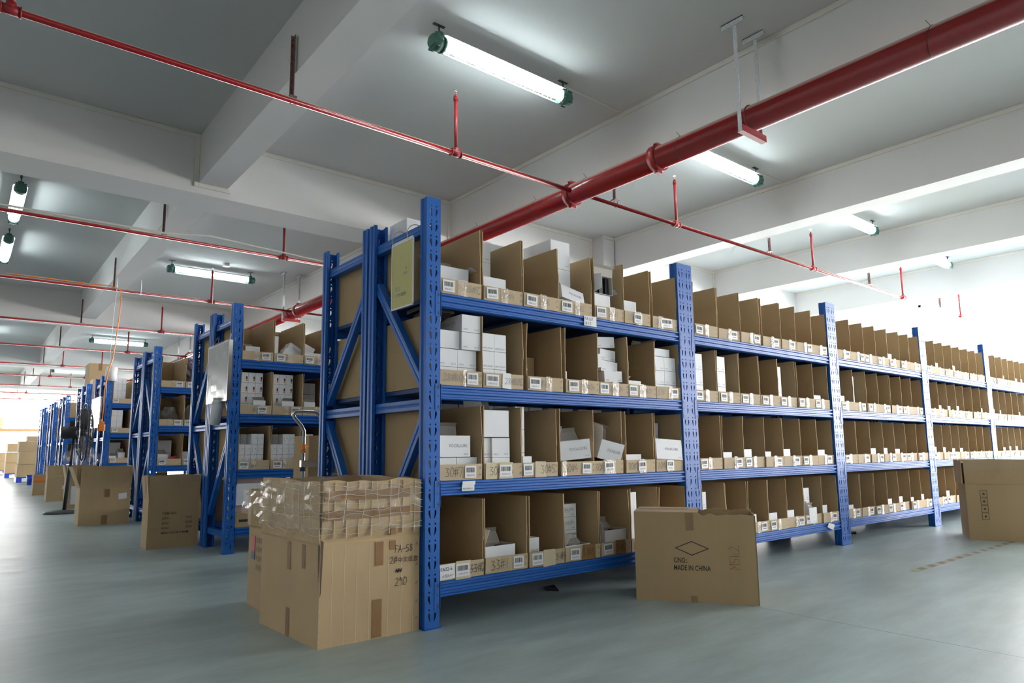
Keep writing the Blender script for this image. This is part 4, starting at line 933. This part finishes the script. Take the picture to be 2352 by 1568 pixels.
# big taped carton at the rack end
hx0, hx1, hy0, hy1 = -.485, -.012, .03, .62
big = empty('taped_carton', (0, 0, 0)); tag(big, 'big open brown carton wrapped in clear tape, marked FA-58, nearest on floor', 'carton')
def wall(q, a, b_, nseg, zs, off, rnd, t_=.006, mi=0):
    """corrugated panel from a to b (xy) with rows at heights zs pushed outward by off(z)"""
    a = Vector(a); b_ = Vector(b_); d = (b_-a); nrm = Vector((d.y, -d.x)).normalized(); P = {}; Q = {}
    for i in range(nseg+1):
        for k, z in enumerate(zs):
            j = rnd.uniform(-1, 1)*(.004 if z > .42 else .0003)*(0 if i in (0, nseg) else 1)
            zt_ = z+(rnd.uniform(-.006, .006) if k == len(zs)-1 else 0)
            p = a+d*(i/nseg)+nrm*(off(z, i/nseg)+j); P[i, k] = (p.x, p.y, zt_); p2 = p-nrm*t_; Q[i, k] = (p2.x, p2.y, zt_)
    for i in range(nseg):
        for k in range(len(zs)-1):
            q.poly([P[i, k], P[i+1, k], P[i+1, k+1], P[i, k+1]], mi); q.poly([Q[i, k], Q[i, k+1], Q[i+1, k+1], Q[i+1, k]], mi)
        k = len(zs)-1; q.poly([P[i, k], P[i+1, k], Q[i+1, k], Q[i, k]], 1)
    for i in (0, nseg):
        for k in range(len(zs)-1): q.poly([P[i, k], P[i, k+1], Q[i, k+1], Q[i, k]], 1)
rnd = random.Random(9); q = MB(); zs = [0, .14, .28, .405, .415, .48, .55, .61, .665]
fo = lambda z, s_: 0 if z < .41 else (-.006 if z < .42 else .004+.025*(z-.41))
fl_ = lambda z, s_: 0 if z < .41 else (.004 if z < .42 else .002+.015*(z-.41)+.006*math.sin(s_*14))
wall(q, (hx0+.004, hy0), (hx1, hy0), 8, zs, fo, rnd)
wall(q, (hx0-.03, hy1), (hx0, hy0), 7, zs, fl_, rnd)
wall(q, (hx1, hy0), (hx1, hy1), 5, zs, lambda z, s_: 0, rnd)
wall(q, (hx1, hy1), (hx0-.03, hy1), 6, zs, lambda z, s_: 0, rnd)
q.box((hx0, hy0, 0), (hx1, hy1, .006))
q.build('body', [CARD2, CARDE], big)
q = MB()   # torn corner gap
q.poly([(hx0+.002, hy0-.003, .43), (hx0+.014, hy0-.003, .42), (hx0+.007, hy0-.003, .22), (hx0+.002, hy0-.003, .20)]); q.poly([(hx0-.003, hy0+.002, .43), (hx0-.002, hy0+.018, .41), (hx0-.003, hy0+.004, .24)]); q.build('torn_corner', INKBR, big)
def frontoff(z): return hy0-fo(z, 0)-.0075
for (x0_, x1_, z0_, z1_) in ((-.235, -.195, .30, .40), (-.245, -.200, .004, .16), (-.165, -.135, .36, .40), (-.165, -.14, .425, .46)):
    q = MB(); q.box((x0_, hy0-(.0022 if z0_ < .41 else .0095), z0_), (x1_, hy0-.0012, z1_)); q.build('brown_tape', BTAPE, big)
for (za, zb) in ((.585, .625), (.505, .545)):
    q = MB(); q.poly([(hx0+.01, frontoff(za), za), (hx1-.06, frontoff(za), za), (hx1-.06, frontoff(zb), zb), (hx0+.01, frontoff(zb), zb)])
    q.build('brown_tape', BTAPE, big)
for (ya, yb_, za, zb) in ((.30, .335, .0, .12), (.30, .335, .28, .40), (.16, .19, .30, .40)):
    f_ = lambda y: hx0-.03*(y-hy0)/(hy1-hy0)-.0016
    q = MB(); q.poly([(f_(ya), ya, za), (f_(ya), ya, zb), (f_(yb_), yb_, zb), (f_(yb_), yb_, za)]); q.build('brown_tape', BTAPE, big)
q = MB()
hand(q, 'FA-58', (-.140, hy0-.0026, .345), (1, 0, 0), (0, 0, 1), .031, .0024); hand(q, '2#', (-.162, hy0-.0026, .301), (1, 0, 0), (0, 0, 1), .030, .0024)
q.text('中文纸盒', (-.122, hy0-.0024, .303), (1, 0, 0), (0, 0, 1), .026, 0); hand(q, '~~', (-.135, hy0-.0026, .255), (1, 0, 0), (0, 0, 1), .028, .0025); hand(q, '290', (-.136, hy0-.0026, .205), (1, 0, 0), (0, 0, 1), .033, .0024)
q.build('marker_writing', INK, big)
for z in (.37, .28, .20, .12, .05):
    q = MB()
    for k in range(2): q.poly([(hx1-.022+k*.006, hy0-.0024, z), (hx1-.020+k*.006, hy0-.0024, z), (hx1-.014+k*.006, hy0-.0024, z+.012), (hx1-.016+k*.006, hy0-.0024, z+.012)])
    q.build('staple', INKBR, big)
# vertical score lines pressed in the front
q = MB()
for x in (-.43, -.375, -.32, -.26, -.17, -.105, -.045):
    q.box((x-.0010, hy0-.0005, .0), (x+.0010, hy0, .40))
    q.hexa([(x-.0012, frontoff(.43)+.003, .43), (x+.0012, frontoff(.43)+.003, .43), (x+.0012, hy0, .43), (x-.0012, hy0, .43), (x-.0012, frontoff(.66)+.003, .66), (x+.0012, frontoff(.66)+.003, .66), (x+.0012, hy0, .66), (x-.0012, hy0, .66)])
q.build('score_line', mat('score_crease', (.68, .55, .38), .9), big)
# clear wrap: loose crumpled bands round front and left
def band(q, z0_, z1_, amp, seed, push):
    rnd = random.Random(seed); pts = []
    for i in range(26):
        t_ = i/25
        if t_ < .5: pts.append((hx0-.011+(-.032)*(1-t_*2), hy1-(hy1-hy0)*(t_*2), (-1, 0)))
        else: pts.append((hx0-.012+(hx1-hx0+.008)*((t_-.5)*2), hy0-.017, (0, -1)))
    P = {}; nk = 5
    for i, (x, y, nn) in enumerate(pts):
        sag = rnd.uniform(-.012, .012)
        for k in range(nk):
            z = z0_+(z1_-z0_)*k/(nk-1)+sag; o_ = push+rnd.uniform(0, amp); P[i, k] = (x+nn[0]*o_, y+nn[1]*o_, z)
    for i in range(len(pts)-1):
        for k in range(nk-1): q.poly([P[i, k], P[i+1, k], P[i+1, k+1], P[i, k+1]], 0, True)
q = MB(); band(q, .46, .52, .007, 1, .0); band(q, .525, .60, .009, 2, .002); band(q, .60, .655, .006, 3, .001)
q.build('tape_wrap', WRAP, big)
q = MB(); rnd = random.Random(8)      # pale folded-tape ridges standing in for the wrap's glint lines
for z in (.45, .47, .52, .545, .575, .60, .625, .645):
    pts = [(hx0-.047+.036*i/8, hy1-(hy1-hy0)*i/8, z+rnd.uniform(-.012, .012)) for i in range(8)]+[(hx0-.03+(hx1-hx0+.03)*i/10, hy0-.020-rnd.uniform(0, .005), z+rnd.uniform(-.010, .010)) for i in range(11)]
    q.tube(pts, .0011, 4)
for y in (.08, .15, .21, .27, .36, .44, .52):
    q.tube([(hx0-.018-.03*(y-hy0), y, .66), (hx0-.020-.03*(y-hy0), y+rnd.uniform(-.02, .02), .56), (hx0-.016-.03*(y-hy0), y+rnd.uniform(-.03, .03), .45)], .0011, 4)
for x in (-.46, -.30, -.17, -.13, -.38, -.24):
    q.tube([(x, hy0-.020, .66), (x+rnd.uniform(-.01, .01), hy0-.024, .58), (x+rnd.uniform(-.02, .03), hy0-.022, .48)], .0012, 4)
q.build('tape_glint_fold', clear('tape_glint_fold', .6, .08, (.85, .84, .80), 0), big)
# loose film tuft standing on its rim
q = MB(); P = {}; rnd = random.Random(4)
for i in range(6):
    for k in range(5): P[i, k] = (-.30+.03*i+rnd.uniform(-.01, .01), .50+rnd.uniform(-.02, .02), .64+(.05*k/4)*(1-abs(i-3)/4)+rnd.uniform(-.004, .004))
for i in range(5):
    for k in range(4): q.poly([P[i, k], P[i+1, k], P[i+1, k+1], P[i, k+1]])
q.build('film_tuft', FILM, big)
# second carton behind it
sc2 = empty('brown_carton', (-.43, .66, 0)); tag(sc2, 'smaller brown carton with red printed mark behind the taped carton', 'carton')
q = MB(); rnd = random.Random(3)
wall(q, (0, .40), (0, 0), 5, [0, .2, .40, .41, .5, .60], lambda z, s_: 0 if z < .405 else .01+.012*math.sin(s_*9), rnd); wall(q, (0, 0), (.42, 0), 3, [0, .2, .40, .60], lambda z, s_: 0, rnd)
wall(q, (.42, 0), (.42, .40), 3, [0, .2, .40, .58], lambda z, s_: 0, rnd); wall(q, (.42, .40), (0, .40), 3, [0, .2, .40, .59], lambda z, s_: 0, rnd); q.box((0, 0, 0), (.42, .4, .005)); q.build('body', [CARD, CARDE], sc2)
q = MB(); q.box((-.003, .30, .28), (-.0018, .345, .36), 0); q.box((-.003, .30, .24), (-.0018, .345, .28), 1)
for r_ in range(4): q.text('大连纸业'[:4], (-.003, .28, .33-r_*.045), (0, -1, 0), (0, 0, 1), .03, 2)
q.build('print', [REDP, BLUE2, INKBR], sc2)
q = MB(); P = {}
for i in range(9):
    for k in range(5): P[i, k] = (-.03-random.random()*.012, .42-.055*i, .47+.03*k+random.uniform(-.005, .005))
for i in range(8):
    for k in range(4): q.poly([P[i, k], P[i+1, k], P[i+1, k+1], P[i, k+1]])
q.build('tape_wrap', WRAP, sc2)
# diamond-marked carton
c2 = empty('diamond_carton', (1.187, -.199, 0), (0, 0, math.atan2(-.500, .347))); tag(c2, 'brown carton printed with a diamond and MADE IN CHINA, torn open top', 'carton')
L2, D2, H2 = .612, .33, .452
q = MB(); t_ = .005; rnd = random.Random(2)
q.box((0, 0, 0), (L2, D2, t_)); q.box((0, 0, t_), (t_, D2, H2)); 
def torn(q, y, x0_, x1_, n_):
    prev = None
    for i in range(n_+1):
        x = x0_+(x1_-x0_)*i/n_; z = H2-(0 if i == 0 else rnd.uniform(.000, .014))
        if prev: q.hexa([(prev[0], y, t_), (x, y, t_), (x, y+t_, t_), (prev[0], y+t_, t_), (prev[0], y, prev[1]), (x, y, z), (x, y+t_, z), (prev[0], y+t_, prev[1])], 0)
        prev = (x, z)
q.box((t_, 0, t_), (L2*.54, t_, H2)); torn(q, 0, L2*.54, L2, 16); q.box((t_, D2-t_, t_), (L2*.54, D2, H2)); torn(q, D2-t_, L2*.54, L2, 16)
prev = None
for i in range(9):
    y = D2*i/8; z = H2-rnd.uniform(0, .018)
    if prev: q.hexa([(L2-t_, prev[0], t_), (L2, prev[0], t_), (L2, y, t_), (L2-t_, y, t_), (L2-t_, prev[0], prev[1]), (L2, prev[0], prev[1]), (L2, y, z), (L2-t_, y, z)], 0)
    prev = (y, z)
q.build('body', [CARD], c2)
q = MB(); q.box((.0, 0, H2), (L2*.54, D2*.49, H2+.004)); q.box((0, D2*.51, H2-.002), (L2*.53, D2, H2+.002)); q.build('top_flap', CARD2, c2)
q = MB(); q.box((-.002, D2*.5-.03, H2+.004), (L2*.55, D2*.5+.03, H2+.0055)); q.build('tape', TAPE, c2)
q = MB(); q.box((L2*.435, -.0008, H2*.80), (L2*.50, 0, H2)); q.box((L2*.455, -.0008, 0), (L2*.51, 0, H2*.07)); q.build('brown_tape', mat('old_tape', (.30, .20, .10), .5), c2)
q = MB(); cx, cz, rx, rz_ = L2*.478, H2*.600, .087, .037; w_ = .0052
for a, b_ in (((-1, 0), (0, 1)), ((0, 1), (1, 0)), ((1, 0), (0, -1)), ((0, -1), (-1, 0))):
    o1, o2 = (cx+a[0]*rx, cz+a[1]*rz_), (cx+b_[0]*rx, cz+b_[1]*rz_); i1, i2 = (cx+a[0]*(rx-w_*2), cz+a[1]*(rz_-w_*.9)), (cx+b_[0]*(rx-w_*2), cz+b_[1]*(rz_-w_*.9))
    q.poly([(o1[0], -.001, o1[1]), (o2[0], -.001, o2[1]), (i2[0], -.001, i2[1]), (i1[0], -.001, i1[1])])
q.build('diamond_print', INK, c2); q = MB()
q.text('C/NO.:', (L2*.325, -.001, H2*.435), (1, 0, 0), (0, 0, 1), .037, 0, .012, maxw=.068); q.text('MADE IN CHINA', (L2*.325, -.001, H2*.352), (1, 0, 0), (0, 0, 1), .037, 0, .012, maxw=.184)
q.build('print', INK, c2)
q = MB(); q.write('M5k2', (L2*.86, -.0012, H2*.38), (0, 0, 1), (-1, 0, 0), .05, 0, .0016); q.build('marker_writing', INKR, c2)
# carton at the right edge
c3 = empty('tall_carton', (5.05, -.55, 0), (0, 0, R(-66))); tag(c3, 'tall brown taped carton with handling symbols at right edge', 'carton')
q = MB(); rnd = random.Random(12); L3, D3 = .52, .46
wall(q, (0, 0), (L3, 0), 6, [0, .22, .46, .47, .56, .665], lambda z, s_: 0 if z < .465 else .004, rnd); wall(q, (0, D3), (0, 0), 4, [0, .22, .46, .47, .56, .665], lambda z, s_: 0 if z < .465 else .02, rnd)
wall(q, (L3, 0), (L3, D3), 4, [0, .22, .46, .47, .56, .665], lambda z, s_: 0 if z < .465 else .02, rnd); wall(q, (L3, D3), (0, D3), 4, [0, .22, .46, .665], lambda z, s_: 0, rnd); q.box((0, 0, 0), (L3, D3, .005)); q.box((0.003, .003, .64), (L3-.003, D3-.003, .645))
q.build('body', [CARD, CARDE], c3)
for k in range(4):
    q = MB(); z = .17+k*.062; x = .10
    for a, b_ in (((x, z), (x+.05, z+.003)), ((x, z+.055), (x+.05, z+.058)), ((x, z), (x+.003, z+.058)), ((x+.047, z), (x+.05, z+.058))): q.box((a[0], -.0022, a[1]), (b_[0], -.0014, b_[1]))
    q.rbox((x+.018, -.0022, z+.02), (x+.032, -.0014, z+.036), .0002)
    q.build('handling_symbol', INKBR, c3)
q = MB(); P = {}
for i in range(10):
    for k in range(4): P[i, k] = (-.01+(L3+.02)*i/9, -.012-rnd.random()*.004, .59+.026*k+rnd.uniform(-.004, .004))
for i in range(9):
    for k in range(3): q.poly([P[i, k], P[i+1, k], P[i+1, k+1], P[i, k+1]])
q.build('tape_wrap', WRAP, c3)
# left aisle cartons
def floor_carton(x, y, W, D, Hh, crease, lb, flare=.03, seed=1, prn=None, m_=CARD, rz=0, name='brown_carton'):
    root = empty(name, (x, y, 0), (0, 0, rz)); tag(root, lb, 'carton', 'open cartons standing along the aisle')
    rnd = random.Random(seed); q = MB(); zz = [0, crease*.5, crease, crease+.01, (crease+Hh)/2, Hh]
    f = lambda z, s_: 0 if z <= crease else flare*(z-crease)/(Hh-crease)
    wall(q, (0, 0), (W, 0), 5, zz, lambda z, s_: f(z, s_)*.3, rnd); wall(q, (0, D), (0, 0), 4, zz, f, rnd); wall(q, (W, 0), (W, D), 4, zz, lambda z, s_: f(z, s_)*.25, rnd); wall(q, (W, D), (0, D), 4, zz, lambda z, s_: f(z, s_)*.3, rnd)
    q.box((0, 0, 0), (W, D, .005)); q.build('body', [m_, CARDE], root); return root
c = floor_carton(-.402, 3.66, .40, .22, .60, .40, 'brown carton printed ITEM NO. standing before the second row', .02, 5)
q = MB()
for st_, x, z in (('ITEM NO.:', .11, .275), ('QTY.:', .11, .235), ('G.W.:', .11, .195), ('N.W.:', .11, .155), ('PCS', .30, .235), ('KGS', .30, .195), ('KGS', .30, .155), ('MEAS: 51 X 30 X 40CM', .11, .115)): q.text(st_, (x, -.0022, z), (1, 0, 0), (0, 0, 1), .026, 0, .01, maxw=.21)
q.build('print', INKBR, c)
q = MB(); P = {}
for i in range(9):
    for k in range(4): P[i, k] = (-.02+.44*i/8, -.014-random.random()*.004, .54+.02*k)
for i in range(8):
    for k in range(3): q.poly([P[i, k], P[i+1, k], P[i+1, k+1], P[i, k+1]])
q.build('tape_wrap', WRAP, c)
c = floor_carton(-.585, 6.21, .50, .33, .645, .405, 'wide open brown carton with flared flaps and white sticker in aisle', .09, 6)
q = MB(); q.hexa([(.38, -.002, .27), (.465, -.002, .28), (.465, -.001, .28), (.38, -.001, .27), (.375, -.002, .335), (.46, -.002, .345), (.46, -.001, .345), (.375, -.001, .335)]); q.build('sticker', PAPER, c)
q = MB(); q.box((.24, -.0022, .30), (.29, -.0014, .39)); q.build('brown_tape', BTAPE, c)
q = MB(); q.box((.22, -.0022, .0), (.28, -.0014, .10)); q.build('brown_tape', BTAPE, c)
c = floor_carton(-.405, 9.1, .36, .30, .62, .42, 'brown carton with white label behind the fan stand', .04, 7)
q = MB(); q.box((.06, -.003, .06), (.24, -.0016, .32)); q.build('label_sheet', PAPER, c)
blob('plastic_bag', (-.22, 9.2, .70), .19, FILM, 'crumpled clear plastic bag bulging from carton behind the fan', 'bag', 21, (1.1, .7, .8), .35)
c = floor_carton(-.47, 11.1, .36, .3, .59, .42, 'brown carton with small blue-white sticker, between fan and orange-striped carton', .01, 8)
q = MB(); q.box((.22, -.003, .20), (.29, -.0016, .26)); q.build('sticker', PAPER, c)
c = floor_carton(-.50, 13.35, .36, .3, .40, .25, 'low brown carton with orange tape stripe far along the aisle', .0, 10)
q = MB(); q.box((.0, -.012, .27), (.36, -.0100, .33)); q.build('orange_tape', ORANGE, c)
q = MB(); q.box((0, 0, 0), (.2, .3, .42)); tag(q.build('red_crate', REDP, None, (-.24, 13.9, 0)), 'red crate top showing behind the orange-striped carton', 'crate')
# bucket
bk = empty('blue_bucket', (-.16, 19.0, 0)); tag(bk, 'blue plastic bucket on floor beside the pallets', 'bucket')
q = MB(); q.tube([(0, 0, 0), (0, 0, .25)], [.06, .085], 16); q.build('body', BLUEP, bk)
q = MB(); q.tube([(0, 0, .24), (0, 0, .255)], .092, 16); q.build('rim', BLUEP, bk)
# pallets with carton stacks
def pallet(x, y, W, D, lb):
    root = empty('blue_pallet', (x, y, 0)); tag(root, lb, 'pallet', 'blue plastic pallets with carton stacks')
    q = MB(); 
    for k in range(7): q.box((0, D*k/7+.01, .12), (W, D*(k+1)/7-.01, .15))
    q.build('deck', BLUEP, root)
    for i in range(3):
        q = MB(); q.box((W*i/2*.86, 0, 0), (W*i/2*.86+W*.14, D, .12)); q.build('foot', BLUEP, root)
GP = 'brown cartons stacked on blue pallets'
for n_, (px, py, rows_, nm) in enumerate(((-.35, 21.0, ((0, .36, .44), (.02, .36, .42), (.0, .30, .40)), 'nearest'), (-.40, 26.0, ((0, .36, .5), (.0, .36, .48), (.02, .30, .45)), 'middle'), (-.50, 31.0, ((0, .36, .5), (.0, .36, .5)), 'farthest'), (-.9, 34.6, ((0, .36, .5), (.0, .36, .5)), 'left edge'))):
    pallet(px, py, .95, .9, '%s blue plastic pallet under a stack of cartons' % nm)
    z = .151
    for k, (dx, hh, ww) in enumerate(rows_):
        for j in range(2): plain_carton('brown_carton', px+.01+dx+j*.47, py+.02, z, .455, .8, hh-.01, 'brown carton on the %s pallet, layer %s, %s side' % (nm, ORD[k], ('left', 'right')[j]), False, CARD, grp=GP)
        z += hh
    if n_ == 0: plain_carton('brown_carton', px+.2, py+.05, z, .7, .6, .14, 'flat pale carton lying topmost on the nearest pallet stack', False, CARD2, grp=GP)
# orange rack beam far away
fr = empty('pallet_rack', (-2.9, 37.6, 0)); tag(fr, 'distant pallet rack with pinkish orange beam before bright windows', 'rack')
q = MB(); q.box((0, 0, 1.88), (5.0, .06, 2.02)); q.build('beam', ORBEAM, fr)
for x in (0, 2.45, 4.93):
    q = MB(); q.box((x, 0, 0), (x+.07, .08, 2.1)); q.build('upright', BLUE, fr)
plain_carton('brown_carton', -.75, 37.5, 2.022, .62, .5, .50, 'distant carton sitting on the orange rack beam at left edge', False, CARD2)

# ------------------------------------------------------------------ pedestal fan
fn = empty('pedestal_fan', (-.50, 8.28, 0)); tag(fn, 'black industrial pedestal fan seen edge-on, standing in the aisle', 'fan')
q = MB(); q.tube([(0, 0, 0), (0, 0, .015), (0, 0, .03), (0, 0, .045)], [.24, .24, .20, .05], 28); q.build('base', DGREY, fn)
q = MB(); q.tube([(0, 0, .04), (.03, 0, .60), (.035, 0, .64)], [.024, .024, .03], 14); q.tube([(.034, 0, .6), (.05, 0, 1.0)], .016, 12); q.build('pole', DGREY, fn)
q = MB(); q.tube([(-.11, 0, 1.075), (-.09, 0, 1.075), (.06, 0, 1.08), (.085, 0, 1.08)], [.06, .085, .085, .06], 20); q.box((.03, -.02, .99), (.07, .02, 1.04)); q.build('motor', BLACK, fn)
q = MB(); cx = .17
for dx, Rr in ((-.085, .16), (-.075, .24), (-.05, .33), (0, .40), (.05, .33), (.075, .24), (.085, .12)): q.ring((cx+dx, 0, 1.08), (1, 0, 0), Rr, .004, 30, 5)
q.ring((cx, 0, 1.08), (1, 0, 0), .405, .010, 30, 6)
for a in range(28):
    t_ = 2*PI*a/28; pts = [(cx+dx, Rr*math.cos(t_), 1.08+Rr*math.sin(t_)) for dx, Rr in ((-.088, .07), (-.075, .24), (-.05, .33), (0, .40), (.05, .33), (.075, .24), (.088, .07))]; q.tube(pts, .0028, 4)
q.build('cage', BLACK, fn)
for a in range(3):
    q = MB(); P = {}
    for i in range(6):
        for k in range(5):
            rr_ = .06+.30*i/5; t_ = 2*PI*a/3+(k-2)*.20*(1-.35*i/5); P[i, k] = (cx-.02+(k-2)*.018, rr_*math.cos(t_), 1.08+rr_*math.sin(t_))
    for i in range(5):
        for k in range(4): q.poly([P[i, k], P[i+1, k], P[i+1, k+1], P[i, k+1]], 0, True)
    q.build('blade', DGREY, fn)
q = MB(); q.tube([(cx-.05, 0, 1.08), (cx+.03, 0, 1.08)], .06, 16); q.build('hub', BLACK, fn)

# ------------------------------------------------------------------ chrome trolley between rows, carton on it
tr = empty('hand_trolley', (.19, 1.88, 0)); tag(tr, 'chrome handled hand trolley with orange sleeve behind the taped carton', 'trolley')
q = MB(); q.tube([(0, 0, .12), (0, 0, .93), (-.02, -.005, .965), (-.075, -.015, 1.02), (-.09, -.02, 1.045), (-.075, -.02, 1.06), (.0, -.02, 1.065), (.075, -.02, 1.062), (.11, -.02, 1.03), (.13, -.02, .99)], .0135, 12)
q.build('handle', STEEL, tr)
q = MB(); q.tube([(0, 0, .78), (0, 0, .84)], .0185, 14); q.tube([(-.03, 0, .825), (.035, 0, .825)], .006, 8); q.build('sleeve', ORANGE, tr)
q = MB(); q.tube([(0, 0, .655), (0, 0, .68)], .02, 14); q.build('collar', BLACK, tr)
q = MB(); q.box((-.02, -.02, .685), (.19, .012, .73)); q.build('crossbar', STEEL, tr)
q = MB(); q.box((-.06, -.05, .07), (.34, .32, .12)); q.build('platform', DGREY, tr)
for x in (-.03, .31):
    for y in (-.02, .29):
        q = MB(); q.tube([(x-.012, y, .035), (x+.012, y, .035)], .035, 14); q.build('wheel', BLACK, tr)
plain_carton('brown_carton', .245, 1.92, .121, .26, .27, .78, 'tall brown carton standing on the chrome trolley', False, CARD)
# ------------------------------------------------------------------ floor marking and litter
mk = MB(); x = 3.12; k = 0
while x < 7.6:
    mk.poly([(x, -.845, .0012), (x+.085, -.845, .0012), (x+.115, -.795, .0012), (x+.03, -.795, .0012)], k % 2); x += .085; k += 1
tag(mk.build('hazard_tape', [mat('yellow_tape', (.46, .41, .25), .6), mat('black_tape', (.23, .24, .24), .6)]), 'worn yellow and dark striped hazard tape along the floor', 'floor tape')
for (x, y, rz, lb) in ((4.75, .25, .4, 'dark scrap of sheet lying on floor under the third bay'), (1.02, .22, 1.0, 'small dark scrap on floor under the nearest bay')):
    q = MB(); q.hexa([(0, 0, 0), (.14, 0, 0), (.13, .07, 0), (.02, .06, 0), (.01, 0, .006), (.13, .005, .012), (.12, .06, .004), (.03, .06, .01)]); tag(q.build('floor_scrap', DGREY, None, (x, y, 0), (0, 0, rz)), lb, 'scrap')
q = MB(); q.hexa([(0, 0, 0), (.09, .0, -.03), (.12, .0, .01), (.03, 0, .03), (0, .003, 0), (.09, .003, -.03), (.12, .003, .01), (.03, .003, .03)]); tag(q.build('loose_label', PAPER, None, (3.70, -.008, .165)), 'loose white label sticking off bottom beam of second bay', 'label')
